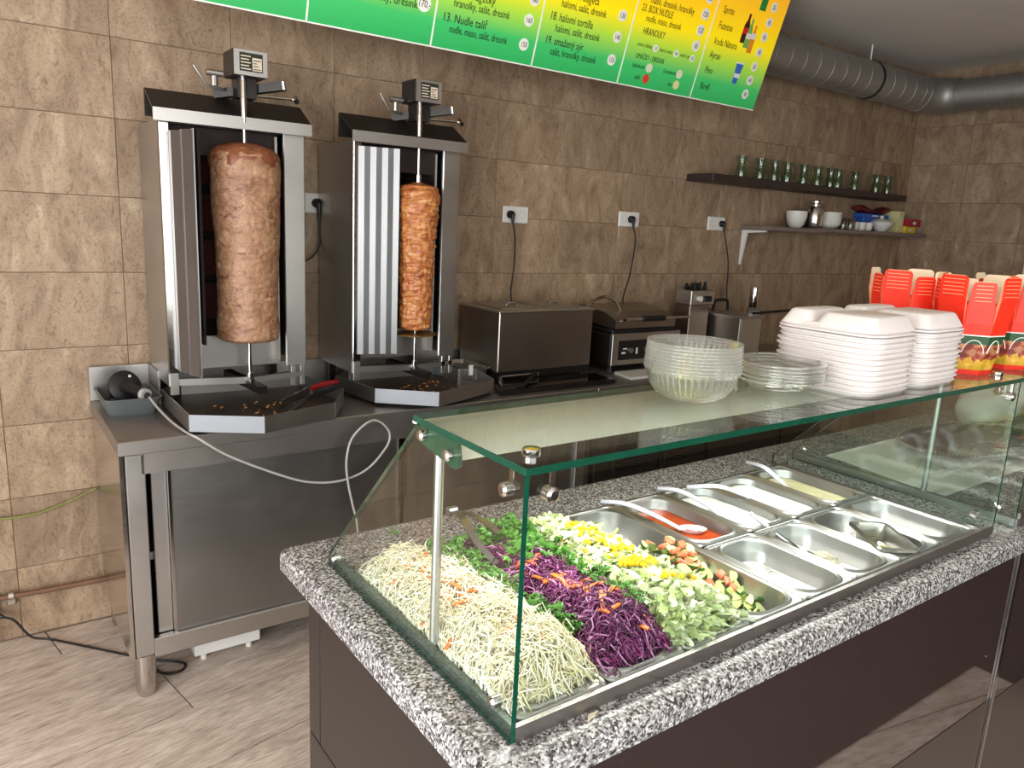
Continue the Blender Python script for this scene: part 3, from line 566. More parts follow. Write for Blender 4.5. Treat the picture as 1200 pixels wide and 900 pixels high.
tag(MB().tube(bez([(0.012, -0.06, 0.138), (0.05, -0.06, 0.11), (0.10, -0.07, 0.03), (0.17, -0.09, 0.006), (0.30, -0.24, 0.006), (0.42, -0.38, 0.006), (0.49, -0.46, 0.006), (0.545, -0.50, 0.006), (0.585, -0.545, 0.006), (0.565, -0.585, 0.006), (0.52, -0.585, 0.006), (0.48, -0.54, 0.006), (0.46, -0.47, 0.006)], 8), 0.005, 8).build('floor_cable', RUBBER), 'dark power cord lying on the floor and looping behind the table foot', 'cord')

# ================================================================= kebab grills
def wing_polyline(a, b, n, amp):
    a = Vector(a); b = Vector(b); d = (b - a); nrm = Vector((d.y, -d.x)).normalized(); pts = []
    for i in range(n + 1):
        p = a + d * i / n; pts.append(p + nrm * (amp if i % 2 else 0))
    return pts
def meat_lathe(prof, c, kind, n=120, rows=190):
    zs_ = [prof[0][1] + (prof[-1][1] - prof[0][1]) * i / rows for i in range(rows + 1)]
    def rad(z):
        for (r0, z0), (r1, z1) in zip(prof, prof[1:]):
            if z0 <= z <= z1: t = (z - z0) / max(1e-6, z1 - z0); t = t * t * (3 - 2 * t) if abs(z1 - z0) < 0.08 else t; return r0 + (r1 - r0) * t
        return prof[-1][0]
    rings = []
    for z in zs_:
        r0 = rad(z); ring = []
        for j in range(n):
            a = 2 * pi * j / n; u, v = cos(a), sin(a)
            if kind == 'minced':
                dd = 0.006 * noise.noise((u * 2, v * 2, z * 7)) + 0.0035 * noise.noise((u * 9, v * 9, z * 60))
                crack = abs(noise.noise((u * 1.3 + 5, v * 1.3, z * 16)))
                if crack < 0.05 and noise.noise((u * 3, v * 3, z * 6 + 9)) > 0.0: dd -= 0.006 * (1 - crack / 0.05)
            else:
                zz = z + 0.006 * noise.noise((u * 3, v * 3, z * 20))
                lay = noise.noise((u * 1.6, v * 1.6, zz * 75)); dd = 0.007 * lay + 0.006 * noise.noise((u * 5, v * 5, z * 34)) + 0.002 * noise.noise((u * 22, v * 22, z * 120))
            r = max(0.003, r0 + dd * min(1, r0 / 0.05)); ring.append((c[0] + r * u, c[1] + r * v, z))
        rings.append(ring)
    return MB().loft(rings, cap0=True)
PLATEW = simple('plate_print_white', srgb(206, 190, 170), 0.4)
def kebab_grill(x0, x1, yf, sx, sy, label, wing, prof, meatlabel, kind):
    g = thing('kebab_grill', label, 'kebab grill', ((x0 + x1) / 2, (yf - 0.03) / 2, WT), 'upright kebab grills on the steel table')
    zb, zt, yb = 1.15, 2.085, -0.03
    MB().box(x0, x0 + 0.012, yf, yb, zb - 0.05, zt).build('side_panel', STEEL, g)
    MB().box(x1 - 0.012, x1, yf, yb, zb, zt).build('side_panel', STEEL, g)
    MB().box(x0 + 0.012, x1 - 0.012, yb - 0.01, yb, zb, zt).build('back_panel', DARKBROWN, g)
    MB().box(x0 + 0.012, x1 - 0.012, yf + 0.01, yb, zt - 0.01, zt).build('top_plate', DARKMETAL, g)
    MB().box(x0, x0 + 0.038, yf - 0.012, yf + 0.004, zb - 0.0, zt, 0.003).build('front_post', STEELM, g)
    MB().box(x1 - 0.085, x1, yf - 0.012, yf + 0.006, zb, zt, 0.003).build('front_post', STEEL, g)
    # inner heat chamber
    MB().box(x0 + 0.14, x0 + 0.150, yf + 0.02, yb - 0.02, zb + 0.1, zt - 0.02).build('inner_wall', DARKBROWN, g)
    MB().box(x1 - 0.11, x1 - 0.10, yf + 0.02, yb - 0.02, zb + 0.02, zt - 0.02).build('inner_wall', STEELD, g)
    MB().box(x0 + 0.04, x1 - 0.085, yf + 0.06, yf + 0.07, zb + 0.0, zb + 0.13).build('lower_plate', STEELD, g)
    MB().box(x0 + 0.04, x1 - 0.085, yf + 0.06, yf + 0.07, zt - 0.11, zt - 0.01).build('upper_plate', DARKBROWN, g)
    for k in range(4):
        z0 = zb + 0.16 + k * 0.185
        bn = MB().box(x0 + 0.17, x1 - 0.13, yb - 0.06, yb - 0.02, z0, z0 + 0.165, 0.004).build('burner', DARKMETAL, g)
        MB().box(x0 + 0.185, x1 - 0.145, yb - 0.066, yb - 0.06, z0 + 0.012, z0 + 0.153).build('burner_mesh', BURN, bn)
    # hood
    MB().prism([(yf + 0.10, 2.10), (yf + 0.10, 2.195), (yf + 0.085, 2.197), (yf - 0.045, 2.118), (yf - 0.043, 2.108), (yf + 0.085, 2.187), (yf + 0.092, 2.10)], YZ, x0 - 0.02, x1 + 0.018).build('hood', DARKMETAL, g)
    MB().box(x0 - 0.02, x1 + 0.018, yf - 0.047, yf - 0.041, 2.076, 2.120).build('hood_lip', STEEL, g)
    # corrugated wing
    a, b, n, amp, wz0, wz1 = wing
    pts = wing_polyline(a, b, n, amp); mb = MB()
    for p, q in zip(pts, pts[1:]): mb.obox((p.x, p.y, (wz0 + wz1) / 2), (q.x, q.y, (wz0 + wz1) / 2), 0.003, wz1 - wz0)
    mb.build('folding_wing', WINGS, g)
    # base frame and feet
    MB().box(x0 + 0.004, x0 + 0.036, yf - 0.012, yf + 0.016, 1.065, zb, 0.002).build('base_post', STEEL, g)
    MB().box(x1 - 0.065, x1 - 0.045, yf - 0.010, yf + 0.010, 1.065, zb, 0.002).build('base_post', STEEL, g)
    MB().box(x1 - 0.025, x1 - 0.005, yf - 0.010, yf + 0.010, 1.065, zb, 0.002).build('base_post', STEEL, g)
    MB().obox((x0 + 0.03, yf, 1.115), (sx, sy + 0.02, 1.105), 0.02, 0.026).build('base_arm', STEEL, g)
    MB().obox((x1 - 0.01, yf, 1.115), (sx + 0.02, sy + 0.02, 1.105), 0.02, 0.022).build('base_arm', STEEL, g)
    MB().obox((sx - 0.03, yf + 0.18, 1.10), (sx + 0.02, sy - 0.10, 1.085), 0.035, 0.03).build('spit_support', DARKMETAL, g)
    for x in (x0 + 0.03, x1 - 0.05):
        MB().box(x, x + 0.03, yb - 0.05, yb - 0.02, WT, 1.15).build('rear_foot', DARKMETAL, g)
    # drive head
    MB().tube([(sx, sy, 1.105), (sx, sy, 2.262)], 0.0075, 12).build('spit', STEELM, g, smooth=True)
    MB().tube([(sx, sy, 2.10), (sx, sy, 2.262)], 0.0125, 14).build('spit_sleeve', STEELM, g, smooth=True)
    MB().tube([(sx, sy, 1.112), (sx, sy, 1.14)], 0.014, 14).build('spit_collar', STEELM, g, smooth=True)
    bx = MB().box(sx - 0.05, sx + 0.075, sy - 0.055, sy + 0.075, 2.26, 2.352, 0.003).build('motor_box', DARKMETAL, g)
    MB().box(sx - 0.048, sx + 0.073, sy - 0.058, sy - 0.055, 2.262, 2.350).build('box_front', STEEL, bx)
    MB().box(sx - 0.028, sx + 0.056, sy - 0.0600, sy - 0.058, 2.276, 2.340).build('rating_plate', BLACKT, bx)
    MB().box(sx + 0.018, sx + 0.052, sy - 0.0612, sy - 0.060, 2.280, 2.325).build('rating_label', PLATEW, bx)
    lines = MB()
    for k in range(5): lines.box(sx - 0.024, sx + 0.012 - 0.006 * (k % 2), sy - 0.0610, sy - 0.060, 2.282 + k * 0.011, 2.286 + k * 0.011)
    for k in range(4): lines.box(sx + 0.021, sx + 0.048 - 0.007 * (k % 3), sy - 0.0618, sy - 0.0612, 2.284 + k * 0.010, 2.287 + k * 0.010, k=1)
    lines.build('print_lines', [PLATEW, BLACKT], bx)
    MB().obox((sx - 0.07, sy + 0.12, 2.205), (sx + 0.145, sy - 0.02, 2.248), 0.04, 0.032).build('head_arm', DARKMETAL, g)
    MB().obox((sx + 0.146, sy - 0.0205, 2.248), (sx + 0.152, sy - 0.0245, 2.249), 0.036, 0.03).build('arm_cap', STEEL, g)
    MB().box(sx - 0.02, sx + 0.05, sy, sy + 0.07, 2.19, 2.26).build('head_mount', DARKMETAL, g)
    MB().tube([(sx + 0.05, sy - 0.01, 2.20), (sx + 0.19, sy - 0.02, 2.205)], 0.005, 8).tube([(sx + 0.19, sy - 0.04, 2.195), (sx + 0.20, sy, 2.215)], 0.010, 8).build('clamp_lever', STEELM, g, smooth=True)
    MB().tube([(sx - 0.16, sy + 0.06, 2.29), (sx - 0.115, sy + 0.06, 2.225), (sx - 0.05, sy + 0.07, 2.22)], 0.005, 8).tube([(sx - 0.09, sy + 0.05, 2.225), (sx - 0.09, sy + 0.05, 2.265)], 0.012, 10).tube([(sx - 0.12, sy + 0.045, 2.27), (sx - 0.06, sy + 0.045, 2.27)], 0.012, 10).build('clamp_screw', STEELD, g, smooth=True)
    MB().tube([(sx + 0.10, sy + 0.05, 2.26), (sx + 0.17, sy + 0.02, 2.268)], 0.004, 8).build('clamp_rod', STEELD, g)
    # meat on the spit
    prof = [(r * (0.955 if kind == 'minced' else 0.93), z) for r, z in prof]
    mt = meat_lathe(prof, (sx, sy), kind).build('kebab_meat', MEAT1 if kind == 'minced' else MEAT2, org=(sx, sy, prof[0][1]), smooth='all')
    tag(mt, meatlabel, 'kebab meat', 'meat cones on the spits')
    return g, mt
g1, m1 = kebab_grill(0.606, 1.148, -0.385, 0.905, -0.42, 'larger upright kebab grill with its corrugated wing swung open', ((0.642, -0.40), (0.690, -0.60), 5, 0.012, 1.165, 2.045),
    [(0.03, 1.270), (0.105, 1.272), (0.121, 1.285), (0.122, 1.33), (0.118, 1.40), (0.125, 1.60), (0.132, 1.80), (0.136, 1.93), (0.133, 1.975), (0.115, 2.000), (0.06, 2.018), (0.012, 2.022)],
    'thick pale brown minced meat cone on the open grill spit', 'minced')
MB().lathe([(0.1265, 1.935), (0.1295, 1.968), (0.121, 1.993), (0.094, 2.012), (0.05, 2.024), (0.012, 2.028)], 60, (0.905, -0.42, 0), fn=lambda a, z: 1 + 0.014 * sin(5 * a) + 0.012 * sin(11 * a + 1) + 0.02 * noise.noise((3 * cos(a), 3 * sin(a), z * 20))).build('browned_cap', CRUST, m1, smooth=True)
g2, m2 = kebab_grill(1.352, 1.868, -0.40, 1.652, -0.42, 'narrower upright kebab grill half closed by its shiny corrugated wing', ((1.372, -0.415), (1.540, -0.458), 7, 0.0045, 1.185, 2.062),
    [(0.02, 1.284), (0.066, 1.286), (0.077, 1.30), (0.078, 1.36), (0.080, 1.45), (0.084, 1.60), (0.094, 1.75), (0.104, 1.85), (0.104, 1.885), (0.085, 1.915), (0.03, 1.93), (0.012, 1.934)],
    'slim orange brown layered chicken cone behind the shiny wing', 'layered')
MB().lathe([(0.012, 1.262), (0.098, 1.262), (0.100, 1.268), (0.012, 1.270)], 40, (1.652, -0.42, 0), close=True).build('base_disc', simple('greasy_brass_disc', srgb(150, 112, 60), 0.35, 0.6, var=0.2), m2, smooth=True)
MB().tube([(1.652, -0.42, 1.92), (1.652, -0.42, 1.965)], 0.014, 12).build('spit_nut', STEELM, g2, smooth=True)

def drip_tray(poly, z0, label, crumbs):
    t = thing('drip_tray', label, 'tray', (sum(p[0] for p in poly) / len(poly), sum(p[1] for p in poly) / len(poly), z0), 'greasy trays under the kebab grills')
    MB().prism(poly, XY, z0, z0 + 0.006).build('tray_floor', GREASE, t)
    n = len(poly)
    for i in range(n):
        a, b = poly[i], poly[(i + 1) % n]
        MB().obox((a[0], a[1], z0 + 0.031), (b[0], b[1], z0 + 0.031), 0.004, 0.062).build('rim_strip', STEELD if i not in (1, n - 3) else RIMDIM, t)
    c = Vector((sum(p[0] for p in poly) / n, sum(p[1] for p in poly) / n, z0 + 0.0075))
    MB().obox(c, (poly[3][0], poly[3][1], z0 + 0.0075), 0.003, 0.003).build('floor_seam', DARKMETAL, t)
    cr = MB()
    for k in range(crumbs):
        a = random.random() * 6.28; r = 0.24 * math.sqrt(random.random()); s_ = random.uniform(0.002, 0.006)
        x, y = c.x + r * cos(a), c.y - 0.06 + r * sin(a) * 0.75
        cr.tube([(x, y, z0 + 0.009), (x + s_ * 2 * cos(a * 3), y + s_ * 2 * sin(a * 3), z0 + 0.011)], s_ * 0.6, 5)
    o = cr.build('crumbs', simple('meat_crumb', srgb(190, 130, 70), 0.6, var=0.3), t); o['kind'] = 'stuff'
    return t
drip_tray([(0.605, -0.25), (0.605, -0.70), (0.83, -0.832), (1.135, -0.735), (1.262, -0.52), (1.20, -0.16), (0.70, -0.14)], 1.0, 'angular greasy tray under the larger kebab grill, overhanging the table', 40)
drip_tray([(1.335, -0.26), (1.385, -0.57), (1.60, -0.742), (1.975, -0.60), (2.04, -0.36), (1.90, -0.16), (1.45, -0.14)], 1.0, 'angular greasy tray under the narrower kebab grill', 70)
def feet(pts, z1, name, lab, grp):
    for x, y in pts: tag(MB().box(x - 0.02, x + 0.02, y - 0.02, y + 0.02, WT, z1, 0.002).build(name, DARKMETAL), lab, 'foot block', grp)
feet([(0.72, -0.60), (1.08, -0.55)], 1.0, 'tray_block', 'dark block between the table and the larger grill tray', 'blocks under the larger grill tray')
feet([(1.50, -0.56), (1.85, -0.52)], 1.0, 'tray_block', 'dark block between the table and the narrower grill tray', 'blocks under the narrower grill tray')
# knife and tongs on the first tray
k = thing('kitchen_knife', 'kitchen knife with a dark red handle lying on the tray rim', 'knife', (1.12, -0.50, 1.05))
MB().obox((0.985, -0.56, 1.030), (1.14, -0.48, 1.062), 0.004, 0.035).build('blade', STEELM, k)
MB().tube([(1.135, -0.483, 1.066), (1.20, -0.455, 1.072), (1.275, -0.425, 1.072)], [0.010, 0.013, 0.010], 10).build('handle', REDP, k, smooth=True)
k = thing('tongs', 'dark metal tongs lying across the right rim of the larger tray', 'tongs', (1.15, -0.62, 1.06))
for s_ in (-1, 1): MB().tube(bez([(0.98, -0.70, 1.035), (1.08, -0.63 + 0.012 * s_, 1.066), (1.20, -0.55 + 0.010 * s_, 1.07), (1.262, -0.50, 1.07)], 6), 0.005, 8).build('arm', BLACK, k)
MB().obox((0.90, -0.74, 1.012), (1.0, -0.69, 1.03), 0.06, 0.003).build('spatula_blade', STEELD, k)

# grey tub with electric kebab knife
t = thing('plastic_tub', 'grey rectangular tub on the left end of the steel table', 'tub', (0.49, -0.20, WT))
oz = [(0.085, 0.118, WT), (0.100, 0.135, WT + 0.062), (0.106, 0.141, WT + 0.064), (0.106, 0.141, WT + 0.067), (0.097, 0.132, WT + 0.067), (0.082, 0.115, WT + 0.006)]
MB().loft([rrect(0.488, -0.205, hx, hy, 0.028, z) for hx, hy, z in oz], cap0=True).build('tub_shell', GREYP, t, smooth=True)
k = thing('electric_kebab_knife', 'black electric kebab knife with round guard lying in the grey tub', 'knife', (0.49, -0.2, WT + 0.01))
mb = MB(); mb.lathe([(0.005, -0.012), (0.058, -0.012), (0.064, -0.006), (0.064, 0.006), (0.05, 0.014), (0.005, 0.016)], 32, close=True)
o = mb.build('guard_disc', BLACK, None, org=(0, 0, 0), smooth=True); o.parent = k; o.rotation_euler = (radians(70), 0, radians(18)); o.location = (-0.01, 0.0, 0.078)
for a in (0, 1, 2):
    p = MB().lathe([(0.004, 0), (0.006, 0.004), (0.004, 0.008)], 8, close=True).build('guard_screw', WHITEP, None, org=(0, 0, 0)); p.parent = k
    aa = radians(70 + 100 * a); p.location = (-0.01 + 0.048 * cos(aa), -0.016, 0.078 + 0.048 * sin(aa)); p.rotation_euler = (radians(90), 0, 0)
MB().tube([(0.478, -0.215, 1.075), (0.505, -0.27, 1.068), (0.528, -0.315, 1.062)], [0.026, 0.022, 0.021], 16).build('handle', BLACK, k, smooth=True)
MB().tube([(0.526, -0.311, 1.0625), (0.535, -0.328, 1.060)], [0.024, 0.024], 16).build('end_cap', CORDG, k, smooth=True)
MB().tube([(0.534, -0.327, 1.060), (0.542, -0.345, 1.056)], [0.012, 0.007], 12).build('cable_boot', BLACK, k, smooth=True)
MB().tube([(0.44, -0.19, 1.03), (0.45, -0.14, 1.10)], 0.012, 10).box(0.43, 0.53, -0.25, -0.12, WT + 0.010, WT + 0.035, 0.004).build('blade_block', BLACK, k)
tag(MB().tube(bez([(0.541, -0.345, 1.056), (0.555, -0.42, 1.03), (0.575, -0.55, 1.005), (0.60, -0.68, 0.992), (0.625, -0.735, 0.982), (0.732, -0.74, 0.901), (0.919, -0.74, 0.799), (1.036, -0.74, 0.752), (1.16, -0.74, 0.739), (1.271, -0.74, 0.769), (1.354, -0.74, 0.848), (1.372, -0.74, 0.901), (1.345, -0.745, 0.948), (1.30, -0.75, 0.975), (1.25, -0.76, 0.965), (1.194, -0.76, 0.911), (1.173, -0.76, 0.825), (1.18, -0.76, 0.735), (1.199, -0.76, 0.641), (1.222, -0.76, 0.533), (1.24, -0.75, 0.30), (1.26, -0.74, 0.02)], 8), 0.0048, 8).build('grey_cable', CORDG, smooth='all'), 'long grey cable looping down the front of the steel table', 'cable')

# ================================================================= sockets and cords on the tiles
SOCK = simple('socket_inner', srgb(196, 192, 186), 0.5)
def socket(x, z, double, plugx, label, cord, cordlabel, pw=0.09):
    w = 0.17 if double else 0.088
    t = thing('wall_socket', label, 'socket', (x, -0.005, z - 0.045), 'white sockets on the tiled wall')
    MB().box(x - w / 2, x + w / 2, -0.012, 0.0, z - 0.045, z + 0.045, 0.004).build('socket_plate', WHITEP, t)
    for c in ((x - 0.042, x + 0.042) if double else (x,)):
        if abs(c - plugx) > 0.02:
            o = MB().lathe([(0.021, 0), (0.021, 0.002), (0.018, 0.002), (0.018, -0.002)], 20, close=True).build('socket_well', SOCK, None, org=(0, 0, 0)); o.parent = t; o.location = (c - x, -0.006, 0.045); o.rotation_euler = (pi / 2, 0, 0)
            for s_ in (-1, 1): MB().box(c + s_ * 0.008 - 0.003, c + s_ * 0.008 + 0.003, -0.0095, -0.005, z - 0.003, z + 0.003).build('socket_hole', BLACK, t)
    p = thing('power_plug', cordlabel, 'plug', (plugx, -0.012, z - 0.05), 'black plugs with cords on the tiled wall')
    MB().tube([(plugx, -0.010, z), (plugx, -0.034, z), (plugx, -0.046, z - 0.006)], [0.022, 0.020, 0.012], 14).tube([(plugx, -0.040, z), (plugx + 0.002, -0.042, z - 0.05)], [0.012, 0.006], 10).build('plug_body', BLACK, p, smooth=True)
    MB().tube(bez([(plugx + 0.002, -0.042, z - 0.045)] + cord, 8), 0.0045, 8).build('cord', RUBBER, p, smooth=True)
socket(1.335, 1.825, False, 1.345, 'single white socket between the two kebab grills', [(1.352, -0.04, 1.70), (1.34, -0.05, 1.62), (1.29, -0.05, 1.57), (1.22, -0.05, 1.555)], 'black plug and short cord between the two kebab grills')
socket(2.482, 1.824, True, 2.440, 'white double socket above the food warmer', [(2.455, -0.05, 1.70), (2.45, -0.06, 1.55), (2.43, -0.07, 1.40), (2.43, -0.10, 1.33)], 'black plug with cord hanging down to the food warmer')
socket(3.337, 1.835, True, 3.345, 'white double socket above the contact grill, flat plug sideways', [(3.365, -0.05, 1.70), (3.33, -0.06, 1.50), (3.27, -0.08, 1.36), (3.25, -0.12, 1.28)], 'black flat plug with cord hanging down to the contact grill')
socket(4.148, 1.84, True, 4.192, 'white double socket left of the lower wall shelf', [(4.215, -0.05, 1.72), (4.25, -0.06, 1.58), (4.25, -0.07, 1.42), (4.24, -0.09, 1.32)], 'black plug with cord hanging down to the fryer')

# ================================================================= appliances on the back counter
w = thing('food_warmer', 'boxy brown tinted steel food warmer with two lids beside the narrower grill', 'food warmer', (2.42, -0.27, WT))
MB().box(2.12, 2.73, -0.42, -0.06, 1.045, 1.345, 0.004).build('body', STEELBROWNREFL, w)
MB().box(2.112, 2.738, -0.428, -0.05, 1.343, 1.353, 0.003).build('top_frame', STEEL, w)
for x0, x1 in ((2.16, 2.41), (2.44, 2.69)):
    l = MB().loft([rrect((x0 + x1) / 2, -0.23, (x1 - x0) / 2, 0.14, 0.02, 1.353), rrect((x0 + x1) / 2, -0.23, (x1 - x0) / 2 - 0.006, 0.134, 0.02, 1.360), rrect((x0 + x1) / 2, -0.23, (x1 - x0) / 2 - 0.02, 0.12, 0.02, 1.361)]).build('lid', STEELD, w, smooth=True)
    MB().tube(bez([((x0 + x1) / 2 - 0.035, -0.28, 1.361), ((x0 + x1) / 2 - 0.02, -0.28, 1.374), ((x0 + x1) / 2 + 0.02, -0.28, 1.374), ((x0 + x1) / 2 + 0.035, -0.28, 1.361)], 4), 0.006, 8).build('lid_handle', STEELM, l, smooth=True)
MB().box(2.125, 2.725, -0.41, -0.10, 1.01, 1.045).build('base', BLACK, w)
for x in (2.15, 2.70):
    for y in (-0.39, -0.12): MB().lathe([(0.015, 0), (0.015, 0.026)], 10, (x, y, WT), close=True).build('foot', BLACK, w)
tag(MB().tube([(2.13, -0.445, 1.03), (2.36, -0.445, 1.03)], 0.006, 8).box(2.13, 2.14, -0.452, -0.425, WT, 1.03).box(2.35, 2.36, -0.452, -0.425, WT, 1.03).build('rod_rest', STEELM), 'thin steel rod lying along the base of the food warmer', 'rod')
hp = thing('hot_plate', 'dark flat glass hot plate in front of the food warmer', 'hot plate', (2.38, -0.55, WT))
MB().prism([(1.99, -0.64), (2.72, -0.64), (2.74, -0.46), (2.06, -0.46)], XY, WT, WT + 0.022).build('frame', FRIDGE, hp)
MB().prism([(2.02, -0.625), (2.70, -0.625), (2.72, -0.475), (2.08, -0.475)], XY, WT + 0.022, WT + 0.025).build('glass_top', simple('black_glass', srgb(22, 17, 16), 0.08, var=0.05), hp)
k = thing('turner', 'black handled turner resting on the dark hot plate', 'turner', (2.22, -0.52, 1.012))
MB().tube([(2.16, -0.60, 1.02), (2.24, -0.53, 1.026), (2.34, -0.46, 1.04)], [0.007, 0.009, 0.007], 8).build('handle', BLACK, k, smooth=True)
MB().tube([(2.12, -0.61, 1.016), (2.16, -0.60, 1.02)], [0.02, 0.008], 8).build('head', BLACK, k, smooth=True)
t = thing('steel_pan', 'small flat steel pan between the narrower grill and food warmer', 'pan', (2.03, -0.24, WT))
MB().loft([rrect(2.02, -0.24, 0.085, 0.11, 0.02, WT), rrect(2.02, -0.24, 0.09, 0.12, 0.02, WT + 0.075), rrect(2.02, -0.24, 0.10, 0.13, 0.02, WT + 0.077), rrect(2.02, -0.24, 0.10, 0.13, 0.02, WT + 0.081), rrect(2.02, -0.24, 0.085, 0.115, 0.02, WT + 0.081), rrect(2.02, -0.24, 0.08, 0.105, 0.02, WT + 0.065)], cap0=True).build('pan_shell', STEEL, t, smooth=True)
MB().box(1.985, 2.005, -0.375, -0.365, WT + 0.05, WT + 0.10).build('clip', WHITEP, t)

c = thing('contact_grill', 'contact grill with a tilting lid and black bar handle', 'grill', (3.15, -0.25, WT))
MB().box(2.89, 3.43, -0.40, -0.06, 1.02, 1.20, 0.004).build('body', FRIDGE, c)
cp = MB().box(2.888, 3.432, -0.42, -0.40, 1.025, 1.205, 0.003).build('control_panel', STEEL, c)
MB().box(2.935, 3.40, -0.4225, -0.42, 1.055, 1.165).build('panel_face', BLACK, cp)
mb = MB()
for i in range(3): mb.tube([(3.02 + i * 0.13, -0.4225, 1.11), (3.02 + i * 0.13, -0.44, 1.11)], 0.016, 14)
mb.build('knob', STEELD, cp, smooth=True)
MB().box(2.96, 2.99, -0.4232, -0.4225, 1.09, 1.10).box(2.97, 3.0, -0.4232, -0.4225, 1.115, 1.122).box(3.07, 3.085, -0.4232, -0.4225, 1.085, 1.12).build('print_mark', WHITEP, cp)
MB().box(2.90, 3.42, -0.40, -0.07, 1.205, 1.225, 0.003).build('lower_plate', BLACK, c)
MB().prism([(-0.40, 1.23), (-0.40, 1.275), (-0.30, 1.315), (-0.08, 1.335), (-0.08, 1.245)], YZ, 2.92, 3.40).build('lid', STEELBROWNREFL, c)
h = MB().tube([(2.955, -0.36, 1.26), (2.955, -0.44, 1.287), (3.47, -0.44, 1.287), (3.47, -0.36, 1.27)], 0.008, 8).build('lid_handle', STEELM, c, smooth=True)
MB().tube([(3.09, -0.44, 1.287), (3.26, -0.44, 1.287)], 0.016, 12).build('grip', BLACK, h, smooth=True)
MB().tube(bez([(2.80, -0.28, 1.30), (2.825, -0.29, 1.365), (2.91, -0.30, 1.398), (2.99, -0.30, 1.375), (3.045, -0.30, 1.315)], 6), 0.010, 8).build('spring_arm', STEELM, c, smooth=True)
for x in (2.92, 3.40):
    for y in (-0.38, -0.1): MB().lathe([(0.018, 0), (0.018, 0.036)], 10, (x, y, WT), close=True).build('foot', BLACK, c)
tag(MB().prism([(2.87, -0.60), (3.35, -0.60), (3.35, -0.44), (2.90, -0.44)], XY, WT, WT + 0.012).build('cutting_board', WHITEP), 'white cutting board in front of the contact grill', 'board')
f = thing('deep_fryer', 'narrow steel deep fryer with lid and black handle beside the contact grill', 'fryer', (4.08, -0.24, WT))
MB().loft([rrect(4.02, -0.25, 0.10, 0.215, 0.008, 1.0), rrect(4.02, -0.25, 0.105, 0.22, 0.008, 1.262)], cap0=True).build('body', STEELBROWNREFL, f, smooth=True)
MB().box(3.925, 4.12, -0.474, -0.468, 1.005, 1.258).build('lit_front_face', STEEL, f)  # paler steel stands in for the light falling on the front
MB().prism([(3.90, -0.48), (4.14, -0.48), (4.14, -0.04), (3.90, -0.04)], XY, 1.262, 1.275).build('lid', STEELD, f)
MB().tube([(4.15, -0.38, 1.28), (4.50, -0.42, 1.295)], 0.009, 8).build('basket_handle', BLACK, f, smooth=True)
MB().tube(bez([(4.02, -0.16, 1.275), (4.03, -0.16, 1.33), (4.06, -0.16, 1.345), (4.13, -0.16, 1.345), (4.16, -0.16, 1.33), (4.17, -0.16, 1.275)], 4), 0.010, 8).build('lid_handle', BLACK, f, smooth=True)
for x in (3.95, 4.09):
    for y in (-0.43, -0.1): MB().lathe([(0.014, 0), (0.014, 0.016)], 10, (x, y, WT), close=True).build('foot', BLACK, f)
f = thing('fryer_control_head', 'boxy steel control head standing behind the deep fryer', 'fryer', (3.78, -0.2, WT))
MB().box(3.69, 3.87, -0.25, -0.14, WT, 1.33, 0.004).build('body', STEELBROWNREFL, f)
hd = MB().box(3.67, 3.89, -0.27, -0.14, 1.33, 1.42, 0.004).build('head', STEEL, f)
MB().tube([(3.74, -0.27, 1.37), (3.74, -0.292, 1.37)], 0.018, 14).build('knob', WHITEP, hd, smooth=True)
MB().box(3.78, 3.85, -0.285, -0.27, 1.35, 1.385, 0.003).build('switch', BLACK, hd)
mb = MB()
for i in range(9):
    x, y = 3.71 + 0.016 * i, -0.20 + 0.03 * sin(i * 2.1); mb.tube([(x, y, 1.42), (x + 0.012, y + 0.01, 1.445 + 0.012 * (i % 3))], [0.016, 0.008], 7)
tag(mb.build('black_scourer', BLACK), 'crumpled black scourer lying on the fryer control head', 'scourer')
tag(MB().lathe([(0.030, 0), (0.031, 0.002), (0.031, 0.135), (0.029, 0.142), (0.010, 0.145)], 24, (4.32, -0.25, 1.295), close=True).lathe([(0.05, 0), (0.05, 0.31)], 4, (4.32, -0.25, WT), close=True).build('steel_shaker', STEELM, smooth=True), 'tall shiny steel shaker standing behind the fryer', 'shaker')

# ================================================================= wall shelves
sh = thing('wall_shelf', 'upper dark wooden floating shelf carrying a row of glasses', 'shelf', (5.0, -0.11, 2.10))
MB().box(3.82, 6.15, -0.22, -0.002, 2.095, 2.14, 0.003).build('board', simple('dark_shelf_wood', srgb(50, 36, 34), 0.5, var=0.15), sh)
gl = MB().lathe([(0.036, 0.0), (0.040, 0.004), (0.042, 0.03), (0.038, 0.06), (0.031, 0.085), (0.031, 0.10), (0.037, 0.125), (0.040, 0.142), (0.038, 0.142), (0.029, 0.10), (0.029, 0.085), (0.036, 0.06), (0.040, 0.03), (0.036, 0.010), (0.004, 0.009)], 24).mesh('tea_glass', BOTTLE, smooth=True)
gx = [4.208, 4.405, 4.562, 4.705, 4.898, 5.067, 5.23, 5.328, 5.555, 5.856, 6.019]
ords = ['leftmost', 'second', 'third', 'fourth', 'fifth', 'middle', 'fifth from the right end,', 'fourth from the right end,', 'third from the right end,', 'second from the right end,', 'rightmost']
for i, x in enumerate(gx):
    o = inst('tea_glass', gl, (x, -0.12, 2.14), rot=(0, 0, i * 1.3)); tag(o, ords[i] + ' waisted greenish glass on the upper wall shelf', 'glass', 'waisted glasses on the upper wall shelf')
sh = thing('wall_shelf', 'lower grey shelf with white brackets carrying bowls and boxes', 'shelf', (5.45, -0.12, 1.60))
MB().box(4.41, 5.02, -0.25, -0.002, 1.812, 1.840, 0.003).box(5.02, 6.5, -0.25, -0.002, 1.822, 1.850, 0.003).build('board', simple('grey_shelf_wood', srgb(120, 106, 98), 0.5, var=0.1), sh)
